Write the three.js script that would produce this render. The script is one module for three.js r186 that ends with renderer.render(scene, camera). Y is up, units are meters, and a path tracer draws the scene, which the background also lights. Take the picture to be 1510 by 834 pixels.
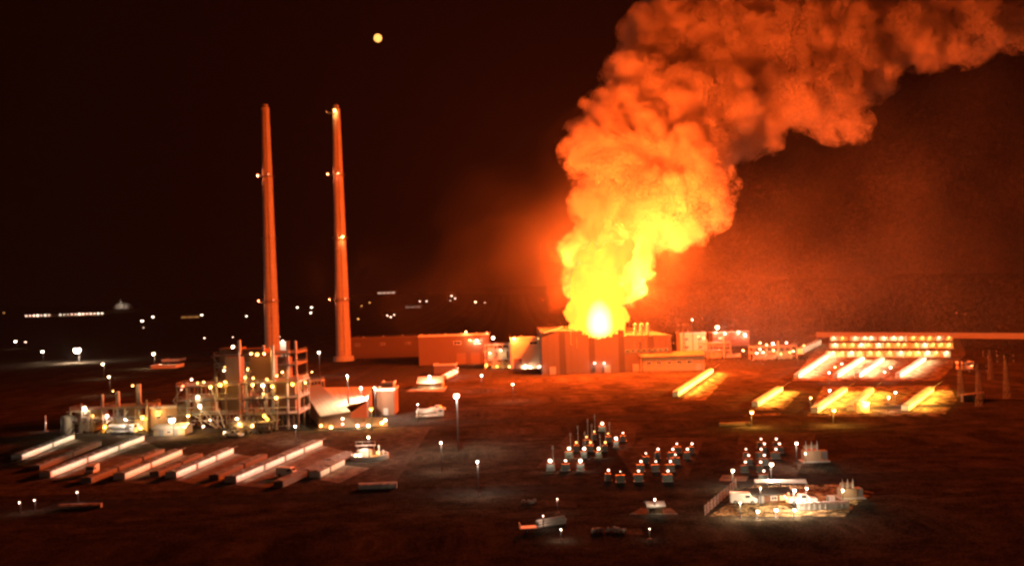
import * as THREE from 'three';
import { mergeGeometries } from 'three/addons/utils/BufferGeometryUtils.js';
import { ImprovedNoise } from 'three/addons/math/ImprovedNoise.js';
import { MarchingCubes } from 'three/addons/objects/MarchingCubes.js';
import { RectAreaLightUniformsLib } from 'three/addons/lights/RectAreaLightUniformsLib.js';

// ---------------------------------------------------------------- camera, sky, moon light, exposure
const W = 1510, H = 834, F = 1300;                       // size and focal length of the photograph in its own pixels
const EYE = new THREE.Vector3(0, 35, 0);
const scene = new THREE.Scene();
const camera = new THREE.PerspectiveCamera(2 * Math.atan(H / 2 / F) * 180 / Math.PI, W / H, 0.5, 30000);
camera.position.copy(EYE);
camera.focus = 10; camera.userData.fStop = 1.15;           // focused short of the scene: everything far is as soft as in the photograph
camera.rotation.order = 'YXZ';
camera.rotation.set(Math.atan(23 / F), 0, -Math.atan(0.035));
camera.updateMatrixWorld(true);
const renderer = new THREE.WebGLRenderer({ antialias: true });
renderer.setSize(1024, 565);
renderer.toneMapping = THREE.LinearToneMapping;
renderer.toneMappingExposure = 1;
renderer.shadowMap.enabled = true;
RectAreaLightUniformsLib.init();
scene.background = new THREE.Color().setRGB(0.0012, 0.0003, 0.0002);
scene.fog = new THREE.FogExp2(new THREE.Color().setRGB(1, 0.92, 0.86), 0.00002);
const moonLight = new THREE.DirectionalLight(new THREE.Color().setRGB(1, 0.75, 0.5), 0.012);

// ---------------------------------------------------------------- helpers
function rng(seed) { let a = seed >>> 0; return () => { a = (a + 0x6D2B79F5) | 0; let t = Math.imul(a ^ (a >>> 15), 1 | a); t = (t + Math.imul(t ^ (t >>> 7), 61 | t)) ^ t; return ((t ^ (t >>> 14)) >>> 0) / 4294967296; }; }
const V = (x, y, z) => new THREE.Vector3(x, y, z);
const ray = (px, py) => V((px - W / 2) / F, -(py - H / 2) / F, -1).applyQuaternion(camera.quaternion);
const onGround = (px, py, y = 0) => { const d = ray(px, py); return EYE.clone().addScaledVector(d, (y - EYE.y) / d.y); };   // where a pixel meets the level y
const atDepth = (px, py, depth) => { const d = ray(px, py); return EYE.clone().addScaledVector(d, -depth / d.z); };         // where a pixel meets the upright plane z = -depth
const rgb = (r, g, b) => new THREE.Color().setRGB(r, g, b);
const std = (c, roughness = 0.8, metalness = 0, extra = {}) => new THREE.MeshStandardMaterial({ color: Array.isArray(c) ? rgb(...c) : c, roughness, metalness, ...extra });
const glow = (c, k) => new THREE.MeshStandardMaterial({ color: rgb(0.4, 0.4, 0.4), emissive: rgb(...c), emissiveIntensity: k, roughness: 0.6 });
const noise = new ImprovedNoise();
const used = new Map();
function numbered(name) { const n = used.get(name) ?? 0; used.set(name, n + 1); return n ? `${name}_${String(n).padStart(3, '0')}` : name; }
function tag(o, label, category, group, kind) {
  if (label) o.userData.label = label;
  if (category) o.userData.category = category;
  if (group) o.userData.group = group;
  if (kind) o.userData.kind = kind;
  return o;
}
function thing(name, label, category, at = [0, 0, 0], turn = 0, group) {
  const o = new THREE.Group(); o.name = numbered(name); o.position.set(...at); o.rotation.y = turn; scene.add(o);
  return tag(o, label, category, group);
}
function part(parent, name, geo, mat, at, turn) {
  const m = new THREE.Mesh(geo, mat); m.name = name; m.castShadow = m.receiveShadow = true;
  if (at) m.position.set(...at);
  if (turn) m.rotation.set(...turn);
  parent.add(m); return m;
}
function copyThing(o, at, turn, label, group) {
  const c = o.clone(); c.name = numbered(o.name.replace(/_\d{3}$/, '')); c.position.set(...at); c.rotation.y = turn; scene.add(c);
  c.userData = { ...o.userData }; return tag(c, label, null, group);
}
const box = (w, h, d, x = 0, y = 0, z = 0) => new THREE.BoxGeometry(w, h, d).translate(x, y, z);
const cyl = (r0, r1, h, n = 16, x = 0, y = 0, z = 0) => new THREE.CylinderGeometry(r1, r0, h, n).translate(x, y, z);   // r0 below, r1 above
function bar(a, b, w, n = 0) {                          // a square (n = 0) or round bar between two points
  const A = V(...a), B = V(...b), L = A.distanceTo(B);
  const g = n ? new THREE.CylinderGeometry(w / 2, w / 2, L, n) : new THREE.BoxGeometry(w, L, w);
  return g.applyQuaternion(new THREE.Quaternion().setFromUnitVectors(V(0, 1, 0), B.clone().sub(A).normalize())).translate((A.x + B.x) / 2, (A.y + B.y) / 2, (A.z + B.z) / 2);
}
const merged = (list) => mergeGeometries(list.map((g) => (g.index ? g.toNonIndexed() : g)));
// ---------------------------------------------------------------- setting: ground, pads, roads, hills
function grainTexture(n, seed, base, spread, repeat, blotch = 0.5) {      // soil, gravel and asphalt: fine grain over coarse patches
  const r = rng(seed), data = new Uint8Array(n * n * 4), per = (x, y, f, o) => noise.noise(Math.cos(x / n * 6.2832) * f, Math.sin(x / n * 6.2832) * f + o, Math.cos(y / n * 6.2832) * f + Math.sin(y / n * 6.2832) * f * 1.7);
  for (let y = 0; y < n; y++) for (let x = 0; x < n; x++) {
    const k = 1 + spread * ((r() - 0.5) * 1.2 + blotch * (per(x, y, 1.6, seed) + 0.6 * per(x, y, 5, seed + 9) + 0.4 * per(x, y, 13, seed + 4)));
    for (let c = 0; c < 3; c++) data[(y * n + x) * 4 + c] = Math.max(0, Math.min(255, base[c] * k));
    data[(y * n + x) * 4 + 3] = 255;
  }
  const t = new THREE.DataTexture(data, n, n); t.colorSpace = THREE.SRGBColorSpace; t.wrapS = t.wrapT = THREE.RepeatWrapping; t.repeat.set(repeat, repeat); t.magFilter = THREE.LinearFilter; t.needsUpdate = true;
  return t;
}
const matte = (map, color = [1, 1, 1]) => new THREE.MeshPhysicalMaterial({ map, color: rgb(...color), roughness: 1, specularIntensity: 0 });
const soilMat = matte(grainTexture(512, 3, [57, 51, 44], 0.7, 1 / 70, 0.55));
const gravelMat = matte(grainTexture(256, 8, [70, 62, 54], 0.7, 1 / 22));
const asphaltMat = matte(grainTexture(256, 9, [52, 50, 48], 0.5, 1 / 14));
const paleSlab = matte(grainTexture(256, 10, [122, 112, 100], 0.5, 1 / 18));
function metres(g) { const p = g.attributes.position, uv = g.attributes.uv; for (let i = 0; i < p.count; i++) uv.setXY(i, p.getX(i), p.getZ(i)); return g; }
function sheet(name, pts, y, mat) {                      // a level sheet with the corners pts [x, z]
  const s = new THREE.Shape(pts.map(([x, z]) => new THREE.Vector2(x, -z)));
  const m = part(scene, numbered(name), metres(new THREE.ShapeGeometry(s).rotateX(-Math.PI / 2)), mat, [0, y, 0]);
  m.userData.kind = 'structure'; return m;
}
const hillY = (x, z) => { const t = THREE.MathUtils.smoothstep(-z, 1250, 3400); return t * (62 + 34 * noise.noise(x / 700, z / 900, 2.3) + 14 * noise.noise(x / 210, z / 240, 5.1)); };
{
  const g = new THREE.PlaneGeometry(9000, 1700, 90, 34).rotateX(-Math.PI / 2).translate(0, 0, -400), p = g.attributes.position;
  for (let i = 0; i < p.count; i++) { const x = p.getX(i), z = p.getZ(i); p.setY(i, z > -90 ? -0.6 + 0.5 * noise.noise(x / 40, z / 40, 1) : 0); }
  g.computeVertexNormals(); metres(g);
  part(scene, 'ground', g, soilMat).userData.kind = 'structure';
  const hg = new THREE.PlaneGeometry(9000, 4200, 120, 70).rotateX(-Math.PI / 2).translate(0, 0, -3345), q = hg.attributes.position;
  for (let i = 0; i < q.count; i++) q.setY(i, hillY(q.getX(i), q.getZ(i)) - 0.02);
  hg.computeVertexNormals(); metres(hg);
  part(scene, 'hills', hg, soilMat).userData.kind = 'structure';
}
function onTerrain(px, py, h = 0) {                      // where a pixel meets the land, or a height above it
  const d = ray(px, py); d.multiplyScalar(-1 / d.z);
  for (let s = 300; s < 5200; s += 4) { const p = EYE.clone().addScaledVector(d, s); if (p.y - h <= hillY(p.x, p.z)) return p; }
  return EYE.clone().addScaledVector(d, 5000);
}
const quad = (...px) => px.map(([x, y]) => { const p = onGround(x, y); return [p.x, p.z]; });
sheet('gravel_pad', [[-140, -172], [-24, -172], [-24, -248], [-140, -248]], 0.02, gravelMat);
sheet('asphalt_road', [[-330, -158], [330, -158], [330, -166], [-330, -166]], 0.016, asphaltMat);
sheet('asphalt_road', [[-330, -250], [150, -250], [150, -257], [-330, -257]], 0.028, asphaltMat);
sheet('asphalt_road', [[14, -166], [22, -166], [22, -250], [14, -250]], 0.02, asphaltMat);
sheet('asphalt_yard', [[-140, -258], [-30, -258], [-30, -345], [-140, -345]], 0.016, asphaltMat);
const litToneGravel = matte(grainTexture(256, 14, [88, 77, 63], 0.9, 1 / 24, 1));  // lamplight put into the colour: gravel lightened round the yard rows
sheet('lit_tone_gravel', quad([1190, 614], [1392, 613], [1412, 590], [1400, 568], [1214, 570]), 0.02, litToneGravel);
sheet('lit_tone_gravel', quad([1168, 561], [1385, 561], [1425, 522], [1415, 498], [1215, 498]), 0.02, litToneGravel);
sheet('lit_tone_gravel', quad([1005, 590], [1040, 590], [1075, 552], [1058, 549]), 0.02, litToneGravel);
sheet('lit_tone_gravel', quad([1096, 614], [1150, 612], [1180, 578], [1150, 575]), 0.02, litToneGravel);
sheet('gravel_pad', quad([790, 690], [930, 690], [940, 625], [860, 618]), 0.02, gravelMat);
sheet('gravel_pad', quad([880, 702], [1015, 702], [1040, 645], [950, 645]), 0.02, gravelMat);
sheet('gravel_pad', quad([1082, 702], [1175, 702], [1205, 638], [1090, 640]), 0.02, gravelMat);
sheet('compound_yard', quad([1046, 761], [1246, 761], [1262, 745], [1290, 726], [1236, 714], [1112, 716]), 0.02, matte(grainTexture(256, 12, [118, 96, 70], 0.9, 1 / 16, 1.2)));
sheet('asphalt_yard', [[-75, -392], [150, -392], [150, -470], [-75, -470]], 0.016, asphaltMat);
// ---------------------------------------------------------------- lamps
const TONE = { white: [1, 0.77, 0.56], warm: [1, 0.72, 0.42], sodium: [1, 0.45, 0.06], amber: [1, 0.42, 0.1], pink: [1, 0.6, 0.42], red: [1, 0.2, 0.07] };
const lensMats = {}, lens = (c, k) => lensMats[c + k] ??= glow(TONE[c], k);
const M = {
  steel: std([0.34, 0.33, 0.32], 0.55, 0.6), dark: std([0.07, 0.065, 0.06], 0.7, 0.3), concrete: std([0.42, 0.4, 0.37], 0.95), white: std([0.74, 0.72, 0.68], 0.5), cream: std([0.5, 0.4, 0.27], 0.7),
  tan: std([0.3, 0.21, 0.13], 0.75), grey: std([0.26, 0.25, 0.24], 0.7), roof: std([0.5, 0.47, 0.42], 0.55, 0.2), rust: std([0.15, 0.075, 0.045], 0.9), brown: std([0.12, 0.078, 0.05], 0.85), glass: std([0.03, 0.03, 0.035], 0.08), tyre: std([0.02, 0.02, 0.02], 0.9), black: std([0.03, 0.028, 0.027], 0.85), green: std([0.12, 0.14, 0.125], 0.7),
};
const ball = new THREE.SphereGeometry(1, 14, 10);
function lamp(parent, [x, y, z], tone, r, I, bright = 6, name = 'lamp') {        // a glowing globe and, where it lights its surroundings, its light just below its face
  const m = part(parent, name, ball, lens(tone, bright), [x, y, z]); m.scale.set(r, r * 0.86, r);
  if (I > 5) { const l = new THREE.PointLight(rgb(...TONE[tone]), I); l.name = 'lamp_light'; l.position.set(x, y - r * 1.05, z + r * 0.75); l.castShadow = true; l.shadow.radius = Math.max(4, r * 12); parent.add(l); }
  return m;
}
const poleGeo = {};
function lampPost(px, py, h, label, { tone = 'white', size = 4, I = 0, bright = 6, group, name = 'lamp_post', terrain = false, category = 'lamp post' } = {}) {
  const p = terrain ? onTerrain(px, py, h) : onGround(px, py, h), y = terrain ? hillY(p.x, p.z) : 0, r = THREE.MathUtils.clamp(size * 0.34 * -p.z / F, 0.12, 2.6);
  const t = thing(name, label, category, [p.x, y, p.z], 0, group);
  part(t, 'pole', poleGeo[h] ??= cyl(0.06 + h * 0.009, 0.05 + h * 0.004, h, 8, 0, h / 2, 0), M.black, [0, 0, -r - 0.12]);
  part(t, 'base_plate', box(0.5, 0.12, 0.5, 0, 0.06, 0), M.black, [0, 0, -r - 0.12]);
  part(t, 'bracket', bar([0, h - 0.25, -r - 0.12], [0, h + r * 0.9, -r * 0.3], 0.09, 6), M.black);
  part(t, 'lamp_hood', new THREE.SphereGeometry(r * 1.05, 12, 5, 0, Math.PI * 2, 0, Math.PI * 0.34), M.dark, [0, h + 0.03, 0]);
  lamp(t, [0, h, 0], tone, r, I, bright);
  return t;
}
const span = (x0, x1, yb, yt) => { const g = onGround((x0 + x1) / 2, yb), D = -g.z, a = atDepth(x0, yb, D), b = atDepth(x1, yb, D), c = atDepth((x0 + x1) / 2, yt, D); return { x: (a.x + b.x) / 2, z: g.z, w: b.x - a.x, h: c.y, D }; };
// ---------------------------------------------------------------- the two tall stacks
const stackTex = (() => {                                // slip-formed concrete: faint lift lines, streaks and blotches of weathering
  const w = 256, h = 1024, r = rng(77), data = new Uint8Array(w * h * 4), streak = Array.from({ length: w }, (_, x) => 0.05 * noise.noise(x / 5, 0.5, 9));
  for (let y = 0; y < h; y++) for (let x = 0; x < w; x++) {
    const k = 1 + streak[x] + 0.09 * noise.noise(x / 20, y / 60, 1) + 0.05 * (r() - 0.5) - (y % 20 < 1 ? 0.1 : 0);
    for (let c = 0; c < 3; c++) data[(y * w + x) * 4 + c] = [168, 158, 148][c] * k;
    data[(y * w + x) * 4 + 3] = 255;
  }
  const t = new THREE.DataTexture(data, w, h); t.colorSpace = THREE.SRGBColorSpace; t.magFilter = THREE.LinearFilter; t.wrapS = THREE.RepeatWrapping; t.needsUpdate = true; return t;
})();
const stackMat = new THREE.MeshStandardMaterial({ map: stackTex, roughness: 0.95 });
function stack(px, top, label, beacons) {
  const D = 548, b = atDepth(px, 533, D), Ht = atDepth(px - 14, top, D).y, rad = (y) => 2.35 + (4.7 - 2.35) * Math.pow(Math.max(0, 1 - y / Ht), 0.92);
  const t = thing('chimney_stack', label, 'chimney', [b.x, 0, b.z], 0, 'pair of tall stacks');
  const prof = []; for (let i = 0; i <= 30; i++) prof.push(new THREE.Vector2(rad(Ht * i / 30), Ht * i / 30));
  part(t, 'shaft', new THREE.LatheGeometry(prof, 40), stackMat);
  part(t, 'flue_liner', cyl(1.9, 1.9, 3.4, 24, 0, Ht + 0.6, 0), M.grey);
  part(t, 'cap_ring', new THREE.TorusGeometry(rad(Ht) + 0.05, 0.34, 8, 32).rotateX(Math.PI / 2), M.concrete, [0, Ht - 0.1, 0]);
  for (let y = 12; y < Ht - 6; y += 11.5) part(t, 'pour_ring', new THREE.TorusGeometry(rad(y) + 0.02, 0.16, 6, 36).rotateX(Math.PI / 2), M.concrete, [0, y, 0]);
  part(t, 'plinth', cyl(6.6, 6.2, 3, 12, 0, 1.5, 0), M.concrete);
  const lad = []; for (let y = 4; y < Ht - 2; y += 6) lad.push(bar([rad(y) * 0.35, y, rad(y) * 0.95 + 0.3], [rad(y + 6) * 0.35, y + 6, rad(y + 6) * 0.95 + 0.3], 0.22));
  part(t, 'ladder', merged(lad), M.steel);
  for (const py of [...new Set(beacons.map((q) => q[1]))].concat([350])) {        // service galleries
    const y = atDepth(px - 8, py + 3, D).y, R = rad(y);
    if (y > Ht - 4) continue;
    const g = part(t, 'gallery', new THREE.RingGeometry(R * 0.98, R + 1.25, 32).rotateX(-Math.PI / 2), M.dark, [0, y, 0]);
    for (const e of [0.55, 1.1]) part(g, 'railing', new THREE.TorusGeometry(R + 1.2, 0.06, 5, 32).rotateX(Math.PI / 2), M.steel, [0, e, 0]);
  }
  for (const [bx, by, tone, size, I, bright] of beacons) {
    const q = atDepth(bx, by, D), y = q.y, R = Math.min(rad(Math.min(y, Ht)) + 1.3, 8), dx = THREE.MathUtils.clamp(q.x - b.x, -R - 2.2, R), dz = Math.sqrt(Math.max(0.2, R * R - Math.min(R * R, dx * dx)));
    const l = lamp(t, [dx, y, dz], tone, size * 0.42 * D / F, I, bright, 'beacon');
    part(l, 'mount', cyl(0.25, 0.25, 1.2, 8, 0, -1.2, 0), M.dark);
    if (Math.abs(dx) > R - 0.2) part(t, 'beacon_arm', bar([dx * 0.5, y - 1, dz * 0.6], [dx, y - 0.8, dz], 0.2), M.dark);
  }
}
stack(402, 160, 'tall tapering concrete stack with no light on its top', [[380, 258, 'red', 4.6, 250, 3], [398, 258, 'red', 3.6, 0, 2], [379, 443, 'red', 4, 160, 3], [406, 442, 'red', 3, 0, 2]]);
stack(507, 161, 'tall tapering concrete stack with a bright beacon on its top', [[495, 164, 'amber', 6, 400, 5], [480, 165, 'red', 2, 0, 1], [483, 256, 'red', 4, 200, 3], [500, 256, 'red', 4, 100, 2], [507, 349, 'amber', 5, 300, 4], [482, 441, 'red', 3.6, 100, 3], [511, 440, 'red', 3.8, 0, 2]]);
// ---------------------------------------------------------------- battery rows: lines of white cabinets, each lit along its doors by a lamp bar on arms
const cabinetWhite = std([0.78, 0.75, 0.7], 0.5), cabinetTop = std([0.16, 0.15, 0.14], 0.8), vent = std([0.3, 0.29, 0.27], 0.7);
function cabinet(parent, L, h, w, name, label, group, place, light, skin = cabinetWhite) {             // long side along x, doors towards +z
  const t = thing(name, label, 'battery', [place.x, 0, place.z], place.turn, group);
  part(t, 'plinth', box(L, 0.16, w + 0.2, 0, 0.1, 0), M.concrete);
  part(t, 'body', box(L, h - 0.2, w, 0, 0.2 + (h - 0.2) / 2, 0), skin);
  part(t, 'roof', box(L + 0.1, 0.14, w + 0.14, 0, h + 0.07, 0), cabinetTop);
  const n = Math.max(2, Math.round(L / 1.9)), pw = L / n, doorGeo = box(pw - 0.1, h - 0.42, 0.07, 0, 0, 0.035);
  for (let i = 0; i < n; i++) part(t, 'door', doorGeo, skin, [-L / 2 + pw * (i + 0.5), 0.2 + (h - 0.2) / 2, w / 2 + 0.005]);
  const fan = cyl(0.42, 0.42, 0.14, 12, 0, 0, 0);
  for (let i = 0; i < n; i += 2) part(t, 'fan', fan, vent, [-L / 2 + pw * (i + 0.5), h + 0.21, 0]);
  if (light) {
    const z = w / 2 + light.out, y = h + light.up;
    for (const s of [-1, 1]) part(t, 'lamp_arm', bar([s * L * 0.4, h + 0.1, w / 2], [s * L * 0.4, y, z], 0.08), M.dark);
    const housing = part(t, 'lamp_bar', box(L * 0.96, 0.1, 0.16), M.dark, [0, y, z], [light.tilt, 0, 0]);
    part(housing, 'lamp_strip', box(L * 0.94, 0.03, 0.12, 0, -0.07, 0), lens(light.tone, 5));
    const a = new THREE.RectAreaLight(rgb(...TONE[light.tone]), light.k, L * 0.94, 0.14);
    a.name = 'lamp_bar_light'; const dir = V(0, -Math.cos(light.tilt), -Math.sin(light.tilt));
    a.position.set(0, y, z).addScaledVector(dir, 0.11); t.add(a);
    t.updateMatrixWorld(true); a.lookAt(t.localToWorld(a.position.clone().add(dir)));
  }
  return t;
}
function row(near, far, segs, { h = 1.3, w = 2.4, label, group, light, name = 'battery_cabinet', gap = 0.9, skin }) {
  const A = onGround(...near), B = onGround(...far), dir = B.clone().sub(A), L = dir.length(); dir.normalize();
  const turn = Math.atan2(-dir.z, dir.x), out = V(Math.sin(turn), 0, Math.cos(turn));                      // out: the way the doors face
  let s = 0; const tot = segs.reduce((a, b) => a + b, 0);
  segs.forEach((k, i) => {
    const len = L * k / tot, c = A.clone().addScaledVector(dir, s + len / 2).addScaledVector(out, -w / 2); s += len;
    cabinet(scene, len - gap, h, w, name, label[i] ?? label[0], group, { x: c.x, z: c.z, turn }, light, skin);
  });
  return { A, B, dir, out, L };
}
const ord = ['first', 'second', 'third', 'fourth'];
const W1 = { tone: 'white', out: 1.15, up: 0.55, tilt: 0.62, k: 30 }, W2 = { ...W1, tone: 'warm', k: 17 };
const rows = [
  [[30, 679], [110, 647], [1.25, 1], 'row farthest from the round bund', W1], [[72, 705], [213, 649], [1.5, 1.45, 1.4], 'long row behind the white van', W1], [[182, 708], [269, 670], [1, 1.35], 'tan lit row', W2],
  [[258, 706], [345, 668], [1, 1, 1], 'row of three cabinets', W1], [[346, 713], [476, 656], [1.25, 1, 1, 1.1], 'row of four cabinets', W1], [[471, 705], [509, 685], [1, 1.5], 'short row beside the round bund', W2],
];
for (const [n, f, segs, where, light] of rows) row(n, f, segs, { label: segs.map((_, i) => `white lit battery cabinet, ${ord[i]} from the road in the ${where}`), group: 'battery cabinets in lit rows by the dark road', light });
for (const [a, b, c, d] of [[[24, 685], [60, 694], [150, 656], [110, 648]], [[72, 707], [132, 714], [246, 668], [213, 650]], [[182, 710], [214, 714], [300, 676], [269, 671]], [[258, 708], [303, 717], [395, 676], [345, 669]], [[346, 715], [395, 719], [520, 668], [476, 657]], [[471, 707], [500, 712], [545, 690], [509, 686]]])
  sheet('lit_tone_aisle', quad(a, b, c, d), 0.034, paleSlab);  // paler ground in the aisles only: their pools of lamplight as colour
// backs of the neighbouring rows: low dark cabinets that close each lit aisle
for (const [n, f, segs, where] of [[[56, 694], [150, 656], [1, 1], 'beside the row farthest from the round bund'], [[132, 713], [243, 668], [1, 1, 1], 'beside the long row behind the white van'], [[232, 704], [300, 675], [1, 1], 'beside the tan lit row'], [[320, 709], [395, 676], [1, 1], 'beside the row of three cabinets'], [[415, 719], [520, 672], [1, 1, 1], 'beside the row of four cabinets']])
  row(n, f, segs, { h: 1.05, w: 2.0, name: 'power_cabinet', label: [`unlit grey power cabinet backing the bright aisle ${where}`], group: `dark power cabinets ${where}`, light: null, skin: std([0.24, 0.23, 0.22], 0.9) });
const Y1 = { tone: 'sodium', out: 2.8, up: 2, tilt: 0.32, k: 1250 }, Y2 = { tone: 'warm', out: 2.6, up: 1.8, tilt: 0.34, k: 760 };
for (const [n, f, segs, where, light, h] of [
  [[1000, 585], [1052, 549], [1, 1.2], 'lone row by the annex', Y1, 2.6], [[1118, 600], [1155, 576], [1, 2.2], 'middle yellow row', Y1, 2.3],
  [[1178, 558], [1222, 527], [1.4, 1], 'pale row by the lamp cluster', Y2, 2.4], [[1236, 557], [1275, 530], [1, 1], 'second pale row', Y2, 2.4], [[1268, 557], [1305, 531], [1, 1], 'third pale row', Y2, 2.4], [[1328, 557], [1366, 531], [1, 1], 'last pale row', Y2, 2.4],
  [[1206, 609], [1250, 577], [1.2, 1], 'first yellow row', Y1, 2.2], [[1259, 606], [1289, 577], [1, 1], 'short row beside the kiosk', Y1, 2.2], [[1340, 606], [1378, 576], [0.7, 1, 1], 'last yellow row', Y1, 2.2]])
  row(n, f, segs, { h: h * 0.62, w: 1.8, label: segs.map((_, i) => `blazing battery container, ${ord[i]} from the field in the ${where}`), group: 'battery containers in the blazing yellow yard', light, name: 'battery_container', gap: 1.1 });
// ---------------------------------------------------------------- the generating units: open steel frames with decks, casings, pipes and lamps
function frame(name, label, { x0, x1, yb, depth, levels, bays = 4, rowsZ = 2, seed = 1, lamps = [], casings = [], pipes = [], mat = M.brown, category = 'power plant', group }) {
  const s = span(x0, x1, yb, yb - 10), w = s.w, d = depth, t = thing(name, label, category, [s.x, 0, s.z], 0, group), r = rng(seed), top = levels.at(-1);
  const cols = []; for (let i = 0; i <= bays; i++) cols.push(-w / 2 + w * i / bays);
  const zs = []; for (let j = 0; j < rowsZ; j++) zs.push(-d * j / (rowsZ - 1));
  const colGeo = box(0.38, top, 0.38, 0, top / 2, 0), beamX = box(w / bays - 0.4, 0.34, 0.24), beamZ = box(0.24, 0.34, d / (rowsZ - 1) - 0.4);
  for (const x of cols) for (const z of zs) part(t, 'column', colGeo, mat, [x, 0, z]);
  levels.forEach((y, k) => {
    for (const z of zs) for (let i = 0; i < bays; i++) part(t, 'beam', beamX, mat, [(cols[i] + cols[i + 1]) / 2, y - 0.2, z]);
    for (const x of cols) for (let j = 0; j < rowsZ - 1; j++) part(t, 'beam', beamZ, mat, [x, y - 0.2, (zs[j] + zs[j + 1]) / 2]);
    part(t, 'deck', box(w + 0.5, 0.1, d + 0.5, 0, y + 0.05, -d / 2), M.grey);
    const rails = []; for (const e of [0.5, 1.05]) rails.push(box(w + 0.5, 0.06, 0.06, 0, y + e, 0.22), box(0.06, 0.06, d, w / 2 + 0.22, y + e, -d / 2), box(0.06, 0.06, d, -w / 2 - 0.22, y + e, -d / 2));
    for (let i = 0; i <= bays * 2; i++) rails.push(box(0.06, 1.05, 0.06, -w / 2 + w * i / bays / 2, y + 0.57, 0.22));
    part(t, 'handrail', merged(rails), M.steel);
  });
  for (let i = 0; i < bays; i++) if (r() < 0.75) part(t, 'brace', merged([bar([cols[i], 0.3, 0.02], [cols[i + 1], levels[0] - 0.4, 0.02], 0.18), bar([cols[i + 1], 0.3, -0.2], [cols[i], levels[0] - 0.4, -0.2], 0.18)]), mat);
  const stairs = []; for (let k = 0; k < levels.length; k++) { const a = k ? levels[k - 1] : 0, n = 10; for (let i = 0; i < n; i++) stairs.push(box(0.5, 0.08, 0.9, -w / 2 - 0.9 + (k % 2 ? n - i : i) * 0.32, a + (levels[k] - a) * (i + 0.5) / n, 0.8)); }
  part(t, 'staircase', merged(stairs), M.steel);
  for (const [cx, cy, cz, cw, ch, cd, m] of casings) {
    const c = part(t, 'casing', box(cw, ch, cd), m ?? M.rust, [cx * w, cy + ch / 2, -cz * d]), ribs = [];
    for (let k = 1; k < 5; k++) ribs.push(box(cw + 0.16, 0.14, cd + 0.16, 0, -ch / 2 + ch * k / 5, 0));
    for (let k = 0; k < 5; k++) ribs.push(box(0.14, ch, 0.1, -cw / 2 + cw * (k + 0.5) / 5, 0, cd / 2 + 0.05));
    part(c, 'stiffener', merged(ribs), m ?? M.rust);
  }
  for (const [pxx, y0, y1, pz, rad] of pipes) { const p = part(t, 'pipe', cyl(rad, rad, y1 - y0, 14, 0, (y0 + y1) / 2, 0), M.steel, [pxx * w, 0, -pz * d]); part(p, 'flange', new THREE.TorusGeometry(rad * 1.05, rad * 0.14, 6, 16).rotateX(Math.PI / 2), M.dark, [0, (y0 + y1) / 2, 0]); }
  for (let k = 0; k < 5; k++) { const y = 1 + r() * top * 0.8, z = 0.35 + 0.25 * r(); part(t, 'pipe', merged([bar([-w / 2 * r(), y, z], [w / 2 * r(), y, z], 0.26, 8), bar([w * (r() - 0.5) * 0.6, 0.2, z + 0.3], [w * (r() - 0.5) * 0.6 + 0.01, y + 2, z + 0.3], 0.3, 8)]), M.steel); }
  for (const [px, py, tone, size, I, bright = 5, dz = 0.7] of lamps) { const q = atDepth(px, py, s.D - dz); lamp(t, [q.x - s.x, q.y, dz], tone, THREE.MathUtils.clamp(size * 0.42 * s.D / F, 0.15, 1), I * 0.3, bright); }
  return t;
}
frame('steam_unit', 'tall brown steel boiler frame with amber deck lamps, between the stacks and the tan roofs', {
  x0: 358, x1: 440, yb: 634, depth: 14, levels: [4.5, 9, 13.5], bays: 5, rowsZ: 3, seed: 4, casings: [[-0.22, 13.6, 0.5, 6.2, 7.2, 7, M.rust], [0.18, 4.6, 0.6, 6, 8.4, 6, M.rust], [-0.2, 0.2, 0.6, 5, 4, 5, M.brown]], pipes: [[0.02, 0, 24, 0.2, 0.55], [0.3, 0, 15, 0.1, 0.3], [-0.45, 0, 17, 0.1, 0.35]],
  lamps: [[370, 521, 'amber', 5.5, 120, 5], [379, 522, 'sodium', 6.5, 160, 5], [389, 521, 'amber', 5, 100, 5], [372, 567, 'amber', 6, 120], [387, 568, 'warm', 6.5, 200, 7], [401, 569, 'sodium', 6, 200], [431, 566, 'sodium', 6.5, 250], [407, 586, 'amber', 5.5, 120], [393, 559, 'amber', 4.5, 60, 4], [408, 553, 'amber', 4.5, 60, 4], [388, 580, 'amber', 4, 60, 3], [389, 612, 'sodium', 5, 120, 4], [394, 618, 'sodium', 6, 160, 4], [361, 556, 'amber', 5, 60, 4], [373, 557, 'amber', 4.5, 60, 3]],
});
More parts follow.
